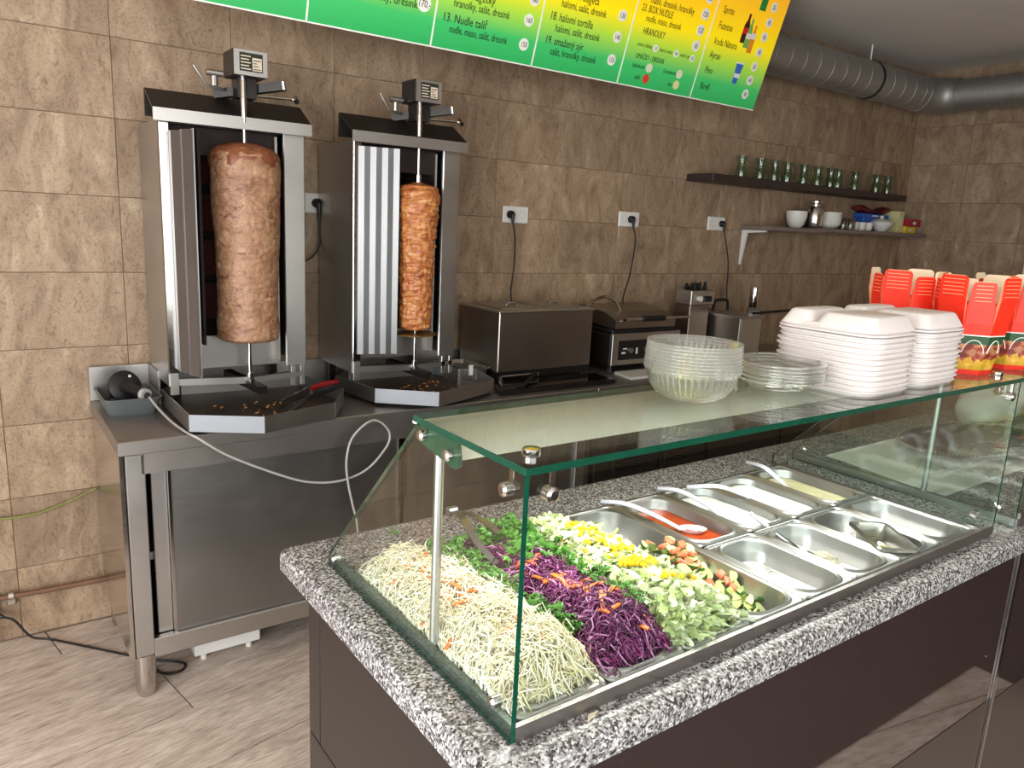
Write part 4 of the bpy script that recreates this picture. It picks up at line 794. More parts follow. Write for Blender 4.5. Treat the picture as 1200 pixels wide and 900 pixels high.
for x in (4.44,):
    MB().prism([(-0.003, 1.81), (-0.20, 1.81), (-0.20, 1.80), (-0.045, 1.79), (-0.012, 1.57), (-0.003, 1.57)], YZ, x - 0.009, x + 0.009).build('bracket', WHITEP, sh)
def onsh(o, lab, cat, grp=None): return tag(o, lab, cat, grp)
bowl = lambda r, h: [(r * 0.45, 0), (r * 0.75, h * 0.2), (r * 0.95, h * 0.6), (r, h), (r * 0.96, h), (r * 0.9, h * 0.6), (r * 0.7, h * 0.25), (0.004, h * 0.15)]
onsh(MB().lathe(bowl(0.075, 0.12), 24, (4.90, -0.10, 1.84)).build('white_bowl', WHITEP, smooth=True), 'single white bowl behind the steel canister', 'bowl')
t = thing('steel_canister', 'shiny steel canister with a knobbed lid on the lower shelf', 'canister', (5.05, -0.15, 1.85))
MB().lathe([(0.062, 0), (0.064, 0.004), (0.064, 0.125), (0.056, 0.142), (0.03, 0.150), (0.03, 0.168)], 32, (5.045, -0.15, 1.85), close=True).build('body', STEELM, t, smooth=True)
MB().lathe([(0.034, 0.168), (0.046, 0.174), (0.046, 0.186), (0.02, 0.193), (0.004, 0.194)], 32, (5.045, -0.15, 1.85), close=True).build('lid', STEELM, t, smooth=True)
for k in range(4):
    onsh(MB().lathe(bowl(0.10, 0.055), 28, (5.24, -0.13, 1.85 + k * 0.021)).build('white_bowl', WHITEP, smooth=True), ['lowest', 'second', 'third', 'topmost'][k] + ' white bowl of the nested stack on the lower shelf', 'bowl', 'stacked white bowls')
jar = MB().lathe([(0.034, 0), (0.036, 0.004), (0.036, 0.06), (0.030, 0.072), (0.032, 0.082), (0.030, 0.082), (0.028, 0.072), (0.034, 0.06), (0.034, 0.008), (0.004, 0.007)], 20).mesh('glass_jar', CLEARG, smooth=True)
for i, x in enumerate((5.39, 5.455, 5.49)): onsh(inst('glass_jar', jar, (x, -0.17 + 0.03 * (i % 2), 1.85)), 'small clear glass jar beside the stack of white bowls', 'jar', 'clear jars on the lower shelf')
cupm = MB().lathe([(0.028, 0), (0.036, 0.02), (0.038, 0.062), (0.036, 0.062), (0.033, 0.02), (0.004, 0.008)], 20).mesh('white_cup', WHITEP, smooth=True)
for i, x in enumerate((5.57, 5.665, 5.76)): onsh(inst('white_cup', cupm, (x, -0.15, 1.85)), ['white cup nearest the clear jars', 'middle white cup on the lower shelf', 'white cup nearest the sugar bowl'][i], 'cup', 'white cups on the lower shelf')
t = thing('sugar_bowl', 'white lidded sugar bowl with a round knob on the lower shelf', 'bowl', (5.93, -0.15, 1.85))
MB().lathe([(0.035, 0), (0.045, 0.01), (0.085, 0.06), (0.09, 0.072), (0.086, 0.076)], 28, (5.95, -0.15, 1.85), close=True).build('body', WHITEP, t, smooth=True)
l = MB().lathe([(0.086, 0.076), (0.06, 0.092), (0.02, 0.10), (0.012, 0.104), (0.016, 0.113), (0.013, 0.124), (0.003, 0.127)], 28, (5.95, -0.15, 1.85), close=True).build('lid', WHITEP, t, smooth=True)
cm = {k: simple('carton_' + k, srgb(*c), 0.45, var=0.06) for k, c in dict(blue=(40, 92, 178), red=(158, 24, 34), yellow=(222, 190, 56), pale=(214, 206, 150), dred=(96, 18, 26)).items()}
for k, (x0, x1, y0, y1, z0, z1, m_, lab) in enumerate([
    (5.80, 6.16, -0.09, -0.01, 1.85, 1.905, 'blue', 'lowest blue carton behind the sugar bowl'), (5.79, 6.17, -0.09, -0.01, 1.905, 1.955, 'blue', 'middle blue carton behind the sugar bowl'), (5.78, 6.16, -0.09, -0.01, 1.955, 1.985, 'blue', 'thin topmost blue carton behind the sugar bowl'),
    (6.19, 6.27, -0.16, -0.02, 1.85, 2.02, 'pale', 'upright pale yellow carton beside the blue cartons'), (6.28, 6.44, -0.18, -0.03, 1.85, 1.905, 'yellow', 'yellow carton at the end of the lower shelf'), (6.28, 6.47, -0.20, -0.04, 1.905, 1.962, 'red', 'bright red carton on top of the yellow carton')]):
    t = onsh(MB().box(x0, x1, y0, y1, z0, z1, 0.002).build('tea_carton', cm[m_]), lab, 'carton', 'cartons on the lower shelf')
    MB().box(x0 + (x1 - x0) * 0.35, x0 + (x1 - x0) * 0.6, y0 - 0.001, y0, z0 + (z1 - z0) * 0.3, z1 - (z1 - z0) * 0.3).build('print_patch', WHITEP, t)
tag(MB().loft([[(5.74 + 0.42 * t_, -0.05 + 0.05 * cos(a), 2.012 + (0.018 + 0.012 * sin(t_ * 9)) * sin(a) + 0.012 * cos(t_ * 6)) for a in [2 * pi * i / 12 for i in range(12)]] for t_ in [i / 10 for i in range(11)]], cap0=True).build('red_bag', cm['dred'], smooth=True), 'soft dark red bag lying on top of the blue cartons', 'bag')

# ================================================================= service counter
ZC = 1.10
GX0, GX1, GY0, GY1 = 0.482, 4.6, -2.805, -2.0
HX0, HX1, HY0, HY1 = 0.568, 1.896, -2.738, -2.206     # cut-out for the cooled wells
def slab(mb, x0, x1, y0, y1, z0, z1): mb.box(x0, x1, y0, y1, z0, z1)
gt = MB()
def edge_ring(e, z, r=0.018): return rrect((GX0 + GX1) / 2, (GY0 + GY1) / 2, (GX1 - GX0) / 2 - e, (GY1 - GY0) / 2 - e, r, z)
rings = [edge_ring(0.006, ZC - 0.05), edge_ring(0.0, ZC - 0.044), edge_ring(0.0, ZC - 0.016), edge_ring(0.0025, ZC - 0.008), edge_ring(0.008, ZC - 0.0025), edge_ring(0.018, ZC)]
hole = rrect((HX0 + HX1) / 2, (HY0 + HY1) / 2, (HX1 - HX0) / 2, (HY1 - HY0) / 2, 0.018, ZC)
gt.loft([rrect((HX0 + HX1) / 2, (HY0 + HY1) / 2, (HX1 - HX0) / 2, (HY1 - HY0) / 2, 0.018, ZC - 0.05)] + rings + [hole, rrect((HX0 + HX1) / 2, (HY0 + HY1) / 2, (HX1 - HX0) / 2, (HY1 - HY0) / 2, 0.018, ZC - 0.05)], cap1=False)
gto = gt.build('granite_worktop', GRANITE, smooth=True); tag(gto, 'speckled grey granite worktop of the service counter', 'worktop')
sc = thing('service_counter', 'dark brown panelled service counter under the granite top', 'counter', (1.4, -2.4, 0))
MB().box(0.522, 0.536, -2.128, -2.07, 0.70, 1.05, 0.001).build('end_panel', PANELE, sc)
MB().box(0.522, 0.536, -2.716, -2.131, 0.70, 1.05, 0.001).build('end_panel', PANELE, sc)
MB().box(0.522, 0.536, -2.716, -2.07, 0.02, 0.697, 0.001).build('end_panel', PANELE, sc)
MB().box(0.522, 2.232, -2.732, -2.717, 0.545, 1.05, 0.001).build('front_panel', PANEL, sc)
MB().box(0.522, 2.232, -2.732, -2.717, 0.02, 0.541, 0.001).build('front_panel', PANELM, sc)
MB().box(2.234, 2.250, -2.738, -2.715, 0.02, 1.05, 0.001).build('joint_strip', STEELM, sc)
MB().box(2.252, 4.5, -2.732, -2.717, 0.535, 1.05, 0.001).build('front_panel', PANEL, sc)
MB().box(2.252, 4.5, -2.732, -2.717, 0.02, 0.531, 0.001).build('front_panel', PANELM, sc)
MB().box(0.537, 4.5, -2.716, -2.08, 0.02, 0.99).build('carcass', FRIDGE, sc)
for x in (0.56, 2.2, 4.45):
    for y in (-2.69, -2.12): MB().lathe([(0.02, 0.0), (0.02, 0.02)], 10, (x, y, 0), close=True).build('foot', BLACK, sc)
MB().tube([(2.155, -2.7325, 0.70), (2.155, -2.734, 0.70)], 0.003, 10).build('panel_screw', STEELM, sc)

# ================================================================= glass display case
CX0, CX1, CYF, CYB = 0.548, 1.962, -2.757, -2.135
ZT = 1.478
dc = thing('display_case', 'glass display case with green edges over the salad pans', 'display case', (1.28, -2.45, ZC))
RAIL = steel('rail_steel', (0.36, 0.33, 0.31), 0.32, (20, 2, 2), 0.1)
MB().box(CX0, CX1, CYF, CYF + 0.008, ZC, 1.124).build('front_rail', RAIL, dc)
MB().box(CX0, CX0 + 0.010, CYF + 0.008, CYB, ZC, 1.120).build('side_rail', simple('glass_green_cast_rail', srgb(96, 108, 98), 0.32, 0.7, var=0.1, vscale=4), dc)  # green cast of the side glass put into the rail colour
MB().box(CX1 - 0.010, CX1, CYF + 0.008, CYB, ZC, 1.104).build('side_rail', RAIL, dc)
MB().box(CX0 + 0.012, CX1 - 0.012, CYB - 0.062, CYB - 0.055, ZC, 1.119).build('back_rail', RAIL, dc)
MB().box(1.906, 1.930, CYF + 0.008, CYB - 0.062, ZC, 1.120).build('deck_strip', STEELPAN, dc)
def glass_panel(name, poly, fn, a, b, parent):
    mb = MB(); n = len(poly); mb.prism(poly, fn, a, b); mb.m = [0, 0] + [1] * n
    return mb.build(name, [GLASS, GLASSE], parent)
side = [(CYF, ZC + 0.002), (CYF, ZT), (-2.482, ZT), (CYB, 1.128), (CYB, ZC + 0.002)]
glass_panel('side_glass', side, YZ, CX0 - 0.0085, CX0 - 0.0005, dc)
glass_panel('side_glass', side, YZ, CX1 + 0.0005, CX1 + 0.0085, dc)
glass_panel('front_glass', [(CX0, 1.125), (CX1, 1.125), (CX1, ZT), (CX0, ZT)], XZ, CYF + 0.0005, CYF + 0.006, dc).data.materials[1] = GLASS
glass_panel('top_glass', [(CX0 - 0.009, CYF - 0.004), (2.062, CYF - 0.004), (2.062, -2.435), (CX0 - 0.009, -2.47)], XY, ZT + 0.0005, ZT + 0.0105, dc)
# lamp
lamp = [(-2.440, 1.470), (-2.470, 1.474), (-2.505, 1.472), (-2.530, 1.466), (-2.550, 1.456), (-2.564, 1.438), (-2.560, 1.436), (-2.546, 1.451), (-2.527, 1.461), (-2.504, 1.467), (-2.470, 1.469), (-2.442, 1.466)]
ls = MB().prism(lamp, YZ, CX0 + 0.006, CX1 - 0.006).build('lamp_shell', CREAMP, dc, smooth=True)
MB().tube([(CX0 + 0.06, -2.505, 1.450), (CX1 - 0.06, -2.505, 1.450)], 0.008, 10).build('led_tube', LED, ls, smooth=True)
capm = simple('green_end_plate', srgb(30, 74, 54), 0.15, var=0.1)
MB().prism([(-2.472, 1.474), (-2.585, 1.474), (-2.592, 1.440), (-2.58, 1.432), (-2.478, 1.446)], YZ, CX0 - 0.0005, CX0 + 0.006).build('lamp_end_plate', capm, dc)
MB().prism([(-2.472, 1.474), (-2.585, 1.474), (-2.592, 1.440), (-2.58, 1.432), (-2.478, 1.446)], YZ, CX1 - 0.006, CX1 + 0.0005).build('lamp_end_plate', capm, dc)
lo = area('display_lamp_light', ((CX0 + CX1) / 2, -2.505, 1.438), (0, 0, 0), CX1 - CX0 - 0.12, 0.06, 6.5, (1.0, 0.98, 0.94)); lo.parent = None
for x in (CX0 + 0.008,):
    MB().tube([(x, -2.523, ZC + 0.03), (x, -2.523, 1.448)], 0.0075, 14).build('post', STEEL, dc, smooth=True)
def stud(p, axis, r=0.009, parent=dc):
    a = Vector(p); d = Vector(axis)
    return MB().tube([a - d * 0.010, a - d * 0.008, a + d * 0.003, a + d * 0.006], [r, r, r, r * 0.6], 18).build('glass_stud', STEELM, parent, smooth=True)
for x in (CX0 - 0.008, CX1 + 0.008):
    s_ = -1 if x < 1 else 1
    for y, z in ((-2.495, 1.462), (-2.572, 1.452), (-2.712, 1.139), (-2.160, 1.125)): stud((x, y, z), (s_, 0, 0))
for x, s_ in ((CX0, -1), (CX1, 1)):
    stud((x + s_ * 0.008, -2.715, 1.447), (s_, 0, 0), 0.0095); stud((x - s_ * 0.035, CYF - 0.002, 1.447), (0, -1, 0), 0.0105)
    MB().box(x - s_ * 0.035 - 0.004, x - s_ * 0.035 + 0.004, CYF - 0.002, CYF, 1.447, ZT).build('corner_bracket', STEELM, dc)
    MB().box(x - 0.001 - s_ * 0.003, x + 0.001 - s_ * 0.003, -2.719, -2.711, 1.447, ZT).build('corner_bracket', STEELM, dc)
    MB().lathe([(0.012, 0), (0.0125, 0.002), (0.0125, 0.008), (0.011, 0.010), (0.003, 0.011)], 20, (x - s_ * 0.03, -2.718, ZT + 0.0105), close=True).build('glass_stud', STEELM, dc, smooth=True)

# ----- pans
PX0, PITCH, PYF, PYB, PYM = 0.560, 0.168, -2.747, -2.200, -2.484
ZP = 1.124
def pan(x0, x1, y0, y1, depth, label, mat=None, z=ZP):
    cx, cy, hx, hy = (x0 + x1) / 2, (y0 + y1) / 2, (x1 - x0) / 2 - 0.0018, (y1 - y0) / 2 - 0.0018
    R_ = lambda e, r, zz: rrect(cx, cy, hx - e, hy - e, r, zz, 6)
    rg = [R_(0.0, 0.010, z - 0.010), R_(0.0, 0.010, z - 0.0025), R_(0.002, 0.010, z), R_(0.0045, 0.012, z - 0.001), R_(0.006, 0.014, z - 0.004), R_(0.0095, 0.040, z - 0.004), R_(0.011, 0.043, z - 0.001), R_(0.013, 0.045, z), R_(0.0165, 0.045, z - 0.003), R_(0.018, 0.044, z - 0.010), R_(0.0195, 0.043, z - 0.022), R_(0.0225, 0.041, z - 0.030), R_(0.027, 0.038, z - depth + 0.012), R_(0.031, 0.034, z - depth + 0.004), R_(0.040, 0.024, z - depth)]
    o = MB().loft(rg).build('gastronorm_pan', mat or STEELPAN, smooth=True)
    return tag(o, label, 'pan', 'steel pans in the display case')
PC = lambda k: (PX0 + PITCH * k, PX0 + PITCH * (k + 1))
for k, lab in enumerate(('long steel pan heaped with shredded white cabbage', 'long steel pan heaped with shredded red cabbage', 'long steel pan heaped with lettuce and corn', 'long steel pan with a little cucumber and tomato left')):
    pan(*PC(k), PYF, PYB, 0.060, lab)
for k, lab in zip((4, 5, 6, 7), ('steel pan holding red sauce', 'steel pan of white sauce next to the red sauce', 'steel pan of white sauce next to the yellowish sauce', 'steel pan holding pale yellowish sauce')): pan(*PC(k), PYM, PYB, 0.055, lab)
for k, lab in zip((4, 5, 6, 7), ('nearly empty steel pan in front of the red sauce', 'steel pan with a fork and a little grated cheese', 'empty steel pan with a small pan laid across it', 'empty steel pan in the front right corner of the case')): pan(*PC(k), PYF, PYM, 0.050, lab)
def sauce(k, y0, y1, mat, lab, z, wob=0.002):
    x0, x1 = PC(k); cx, cy, hx, hy = (x0 + x1) / 2, (y0 + y1) / 2, (x1 - x0) / 2 - 0.0215, (y1 - y0) / 2 - 0.0215
    rg = []
    for i in range(9):
        f_ = 1 - i / 9; rg.append([(cx + (p[0] - cx) * f_, cy + (p[1] - cy) * f_, z + (wob * 2 * noise.noise((p[0] * 30 * f_, p[1] * 30 * f_, k)) if i else 0)) for p in rrect(cx, cy, hx, hy, 0.040, z, 6)])
    o = MB().loft([[(cx + (q[0] - cx) * 0.9, cy + (q[1] - cy) * 0.94, z - 0.012) for q in rg[0]]] + rg, cap0=True).build('sauce', mat, smooth='all'); tag(o, lab, 'sauce', None, 'stuff')
sauce(4, PYM, PYB, SAUCER, 'orange red sauce in the pan with the white spoon', ZP - 0.026)
sauce(5, PYM, PYB, SAUCEW, 'white sauce in the pan nearest the red sauce', ZP - 0.019, 0.003)
sauce(6, PYM, PYB, SAUCEW, 'white sauce in the pan nearest the yellowish sauce', ZP - 0.017, 0.003)
sauce(7, PYM, PYB, SAUCEY, 'pale yellowish sauce in the far corner pan', ZP - 0.023)
def spoon(pts, lab, bowl_at=None):
    t = thing('serving_spoon', lab, 'spoon', pts[-1], 'white plastic serving spoons')
    cr = bez(pts, 8); mb = MB(); n = len(cr); vs = []; 
    for i, p in enumerate(cr):
        d = (cr[min(i + 1, n - 1)] - cr[max(i - 1, 0)]).normalized(); r = d.cross(Vector((0, 0, 1))).normalized(); u = r.cross(d)
        w_ = 0.0092 * (1 if i > 2 else 0.6 + 0.2 * i); vs.append([p + r * w_ * cos(a) + u * 0.005 * sin(a) for a in [2 * pi * j / 10 for j in range(10)]])
    mb.loft(vs, cap0=True); mb.build('handle', SPOONP, t, smooth=True)
    e = cr[-1]; d = (cr[-1] - cr[-3]); yaw = math.atan2(d.y, d.x); b = MB(); rg = []
    for q, zz in ((1.0, 0.004), (0.95, 0.0), (0.75, -0.006), (0.4, -0.010)):
        rg.append([(e.x + 0.028 * cos(yaw) + q * (0.034 * cos(a) * cos(yaw) - 0.021 * sin(a) * sin(yaw)), e.y + 0.028 * sin(yaw) + q * (0.034 * cos(a) * sin(yaw) + 0.021 * sin(a) * cos(yaw)), e.z + zz) for a in [2 * pi * j / 20 for j in range(20)]])
    b.loft(rg); b.build('spoon_bowl', SPOONP, t, smooth=True)
spoon([(1.198, -2.205, 1.138), (1.215, -2.27, 1.151), (1.255, -2.325, 1.134), (1.305, -2.362, 1.104)], 'white spoon standing in the red sauce')
spoon([(1.392, -2.205, 1.138), (1.398, -2.265, 1.151), (1.430, -2.31, 1.133), (1.475, -2.335, 1.100)], 'white spoon in the white sauce nearest the red sauce')
spoon([(1.478, -2.225, 1.134), (1.515, -2.29, 1.151), (1.565, -2.325, 1.133), (1.618, -2.34, 1.100)], 'white spoon lying low in the white sauce nearest the yellowish sauce')
spoon([(1.792, -2.170, 1.138), (1.760, -2.25, 1.152), (1.765, -2.30, 1.128), (1.79, -2.33, 1.094)], 'white spoon standing in the pale yellowish sauce')
t = thing('fork', 'steel fork leaning in the pan of grated cheese', 'fork', (1.50, -2.56, 1.05))
MB().tube(bez([(1.452, -2.440, 1.142), (1.472, -2.50, 1.112), (1.490, -2.550, 1.088)], 6), [0.005] * 12 + [0.0035], 8).build('handle', STEELM, t, smooth=True)
mb = MB().obox((1.489, -2.548, 1.089), (1.499, -2.567, 1.083), 0.022, 0.002)
for i in range(4): mb.tube([(1.491 + 0.0055 * i, -2.574 + 0.0040 * i, 1.084), (1.503 + 0.0055 * i, -2.597 + 0.0040 * i, 1.080)], 0.0013, 6)
mb.build('tines', STEELM, t)
t = thing('salad_tongs', 'steel tongs resting in the red cabbage', 'tongs', (0.78, -2.3, 1.17)); DTONG = steel('tong_steel', (0.42, 0.42, 0.44), 0.25)
for s_ in (-1, 1):
    mb = MB(); cr = bez([(0.790, -2.185, 1.185), (0.785 + 0.014 * s_, -2.26, 1.198), (0.785 + 0.030 * s_, -2.34, 1.180), (0.785 + 0.026 * s_, -2.40, 1.160)], 6)
    for p, q in zip(cr, cr[1:]): mb.obox(p, q, 0.016, 0.003)
    mb.build('arm', DTONG, t)
MB().tube([(0.780, -2.185, 1.185), (0.800, -2.185, 1.185)], 0.010, 10).build('hinge', DTONG, t, smooth=True)
# small pan laid across
t = thing('small_pan', 'small steel pan laid askew over an empty pan', 'pan', (1.643, -2.660, 1.129)); t.rotation_euler = (0, 0, radians(-35)); ORG[t.name] = (0, 0, 0)
rg = [rrect(0, 0, 0.048 - e, 0.082 - e, r, z, 5) for e, r, z in ((0, 0.018, -0.004), (0, 0.018, 0.0), (0.003, 0.018, 0.003), (0.009, 0.018, 0.002), (0.012, 0.018, -0.010), (0.015, 0.018, -0.040), (0.022, 0.014, -0.046))]
MB().loft(rg).build('pan_shell', steel('small_pan_steel', (0.50, 0.48, 0.44), 0.24), t, smooth=True)
pick = simple('pickle', srgb(176, 176, 70), 0.3, var=0.2); pk = MB().lathe([(0.003, 0), (0.010, 0), (0.011, 0.003), (0.010, 0.006), (0.003, 0.006)], 12, close=True).mesh('pickle_slice', pick, smooth=True)
c_, s2 = cos(radians(-35)), sin(radians(-35))
for i in range(9):
    lx, ly = random.uniform(-0.005, 0.024), random.uniform(-0.04, 0.02); tag(inst('pickle_slice', pk, (1.643 + lx * c_ - ly * s2, -2.660 + lx * s2 + ly * c_, 1.085 + 0.003 * (i % 3)), rot=(random.uniform(-.5, .5), random.uniform(-.5, .5), 0)), 'small green pickle slice in the askew pan', 'pickle', 'pickle slices in the small pan')

# ================================================================= salads
def mound(k, hmax, ext=0.012, fr=0.10, crest=0.35):
    x0, x1 = PC(k); x0 += 0.012 - ext; x1 -= 0.012 - ext
    def h(u, v):
        a = max(0.0, min(1.0, sin(pi * max(0.0, min(1.0, u))) ** 0.55)); e = min(1.0, max(0.0, v) / fr) ** 0.7 * min(1.0, max(0.0, 1 - v) / 0.10) ** 0.7
        b = 1.0 - 0.40 * max(0.0, (v - crest) / (1 - crest)) ** 1.2
        return 1.105 + (hmax - 1.105) * a * e * b + 0.016 * a * e * noise.noise((u * 2.5 + k * 7, v * 8, 2.0)) + 0.007 * a * noise.noise((u * 7 + k * 7, v * 22, 5.0))
    pos = lambda u, v: Vector((x0 + (x1 - x0) * u, PYF + 0.016 + (PYB - PYF - 0.032) * v, h(u, v)))
    return pos
def base_mound(mb, pos, drop, k=0):
    NU, NV = 14, 40; vs = []
    for j in range(NV + 1):
        for i in range(NU + 1):
            p = pos(i / NU, j / NV); vs.append((p.x, p.y, p.z - drop))
    mb.add(vs, [(j * (NU + 1) + i, j * (NU + 1) + i + 1, (j + 1) * (NU + 1) + i + 1, (j + 1) * (NU + 1) + i) for j in range(NV) for i in range(NU)], k)
def shreds(mb, pos, count, lmin, lmax, r, ks, lift=0.006, curl=0.5, sides=3, tl=0.25):
    for _ in range(count):
        u = random.uniform(0.02, 0.98); v = random.uniform(0.02, 0.98); p = pos(u, v); p.z += random.uniform(-0.008, lift)
        yaw = random.uniform(0, 2 * pi); L = random.uniform(lmin, lmax); bend = random.gauss(0, curl); tilt = random.gauss(0, tl)
        gx_ = (pos(min(1, u + 0.05), v).z - pos(max(0, u - 0.05), v).z) / (0.1 * 0.16); gy_ = (pos(u, min(1, v + 0.02)).z - pos(u, max(0, v - 0.02)).z) / (0.04 * 0.48)
        q = p - Vector((cos(yaw), sin(yaw), 0)) * L / 2; pts = []; d = yaw - bend
        for i in range(5):
            hh = max(-0.6, min(0.6, (q.x - p.x) * gx_ + (q.y - p.y) * gy_)); pts.append((max(q.x, 0.560 + 0.002 * random.random()), max(q.y, CYF + 0.014), p.z + hh * 0.7 + tilt * (i - 2) * L / 8 + 0.004 * sin(i * 1.7 + yaw)))
            q = q + Vector((cos(d), sin(d), 0)) * L / 4; d += bend / 2
        mb.tube(pts, [r * 0.6, r, r, r, r * 0.5], sides, random.choice(ks), caps=False)
posC = mound(0, 1.184, 0.016); mb = MB(); base_mound(mb, posC, 0.012, 1); shreds(mb, posC, 3600, 0.025, 0.07, 0.0014, (0, 0, 1, 2, 2), lift=0.012, curl=0.9, tl=0.5); shreds(mb, posC, 260, 0.02, 0.045, 0.0032, (0, 2), sides=4)
tag(mb.build('shredded_white_cabbage', CABB, smooth='all'), 'heap of finely shredded white cabbage in the leftmost pan', 'cabbage salad', None, 'stuff')
posR = mound(1, 1.176, 0.014); mb = MB(); base_mound(mb, posR, 0.012, 1); shreds(mb, posR, 3400, 0.02, 0.06, 0.0015, (0, 0, 1, 1, 2), lift=0.011, curl=1.1, tl=0.5); shreds(mb, posR, 260, 0.015, 0.035, 0.0036, (0, 0, 2), sides=4)
tag(mb.build('shredded_red_cabbage', REDCAB, smooth='all'), 'heap of shredded purple red cabbage beside the white cabbage', 'cabbage salad', None, 'stuff')
posL0 = mound(2, 1.180, 0.020, crest=0.55); posL = lambda u, v: Vector((posL0(u, v).x, posL0(u, v).y, posL0(max(0.0, u) ** 0.62, v).z))
mb = MB(); base_mound(mb, posL, 0.010, 1)
for _ in range(3000):
    u = random.uniform(0.0, 1.0); v = random.uniform(0.0, 1.0); p = posL(u, v); p.z += random.uniform(-0.012, 0.008)
    yaw = random.uniform(0, 2 * pi); L = random.uniform(0.022, 0.058); wd = random.uniform(0.003, 0.009); d = Vector((cos(yaw), sin(yaw), random.gauss(0, 0.30))).normalized()
    tl = random.uniform(0, pi); up = (Vector((-sin(yaw), cos(yaw), 0)) * cos(tl) + Vector((0, 0, 1)) * sin(tl)).normalized(); nn = d.cross(up).normalized(); ph = random.uniform(0, 6); am = random.uniform(0.002, 0.006); vs = []
    for i in range(5):
        for j in (-1, 0, 1):
            t_ = i / 4 - 0.5; vs.append(p + d * L * t_ + up * wd * j * (1 - 1.6 * t_ * t_) + nn * am * sin(ph + i * 1.6 + j * 1.1))
    mb.add(vs, [(i * 3 + j, i * 3 + j + 1, i * 3 + j + 4, i * 3 + j + 3) for i in range(4) for j in range(2)], random.choice((0, 0, 1, 1, 2)))
tag(mb.build('chopped_lettuce', LETT, smooth='all'), 'heap of chopped pale green lettuce under the corn', 'lettuce', None, 'stuff')
# corn kernels
kern = [MB().loft([[(0.0048 * q * cos(a) * (1 + 0.2 * (s_ - 1)), 0.0042 * q * sin(a), z) for a in [2 * pi * i / 8 for i in range(8)]] for q, z in ((0.35, -0.003), (0.9, -0.0015), (1.0, 0.001), (0.7, 0.0035))], cap0=True).mesh('corn_kernel', CORN, smooth='all') for s_ in (0.8, 1.0, 1.3)]
cl = [(0.45, 0.70, 0.10, 0.05, 22), (0.42, 0.62, 0.14, 0.03, 14), (0.38, 0.52, 0.16, 0.035, 24), (0.36, 0.42, 0.18, 0.03, 24), (0.30, 0.33, 0.14, 0.03, 22), (0.46, 0.30, 0.14, 0.03, 18), (0.34, 0.20, 0.10, 0.03, 22), (0.5, 0.25, 0.3, 0.2, 10)]
for u0, v0, su, sv, n in cl:
    for _ in range(n):
        u = max(0.05, min(0.95, random.gauss(u0, su * 0.6))); v = max(0.05, min(0.95, random.gauss(v0, sv * 0.6))); p = posL(u, v)
        tag(inst('corn_kernel', random.choice(kern), (p.x, p.y, p.z + random.uniform(0.009, 0.017)), rot=(random.uniform(-1, 1), random.uniform(-1, 1), random.uniform(0, 6)), scale=(1.1,) * 3), 'yellow sweetcorn kernel strewn on the lettuce', 'corn', 'corn kernels on the lettuce')
# carrot shreds
crm = []
for q in range(4):
    mb = MB(); cv = random.uniform(-0.5, 0.5); L = 0.011 + 0.004 * q; pts = [(L * (i / 5 - .5) * 2, 0.010 * cv * sin(pi * i / 5), 0.004 * sin(pi * i / 5)) for i in range(6)]
    for p, r in zip(pts, pts[1:]): mb.obox(p, r, 0.0065, 0.003)
    crm.append(mb.mesh('carrot_shred', CARROT))
for pos, n, lab, grp, rng in ((posR, 56, 'orange carrot shred on the red cabbage', 'carrot shreds on the red cabbage', (0.1, 0.85)), (posC, 22, 'orange carrot shred among the white cabbage', 'carrot shreds in the white cabbage', (0.1, 0.95))):
    cent = [(random.uniform(0.2, 0.8), random.uniform(*rng)) for _ in range(6)]
    for i in range(n):
        cu, cv = cent[i % 6]; u = max(.05, min(.95, random.gauss(cu, 0.14))); v = max(.05, min(.95, random.gauss(cv, 0.05))); p = pos(u, v)
        tag(inst('carrot_shred', random.choice(crm), (p.x, p.y, p.z + random.uniform(0.003, 0.009)), rot=(random.uniform(-.4, .4), random.uniform(-.4, .4), random.uniform(0, 6))), lab, 'carrot', grp)
# parsley
def sprig(seed):
    rnd = random.Random(seed); mb = MB()
    for q in range(9):
        a = rnd.uniform(0, 6.28); r = rnd.uniform(0.004, 0.020); c = Vector((r * cos(a), r * sin(a), rnd.uniform(0.0, 0.012))); s_ = rnd.uniform(0.006, 0.011)
        e1 = Vector((cos(a), sin(a), rnd.uniform(-.5, .5))).normalized(); e2 = Vector((-sin(a), cos(a), rnd.uniform(-.5, .5))).normalized(); nn = e1.cross(e2) * 0.003
        pol = [(-0.6, 0), (-0.2, 0.5), (-0.1, 0.95), (0.25, 0.6), (0.6, 0.85), (0.65, 0.35), (1.1, 0.0), (0.65, -0.35), (0.6, -0.85), (0.25, -0.6), (-0.1, -0.95), (-0.2, -0.5)]
        vs = [c + nn] + [c + e1 * s_ * x + e2 * s_ * y + nn * (0.5 if i % 2 else -0.8) for i, (x, y) in enumerate(pol)]
        mb.add(vs, [(0, i + 1, (i + 1) % 12 + 1) for i in range(12)])
        mb.tube([(0, 0, 0), c], 0.0007, 3)
    return mb.mesh('parsley_sprig', PARS)
spm = [sprig(i) for i in range(5)]
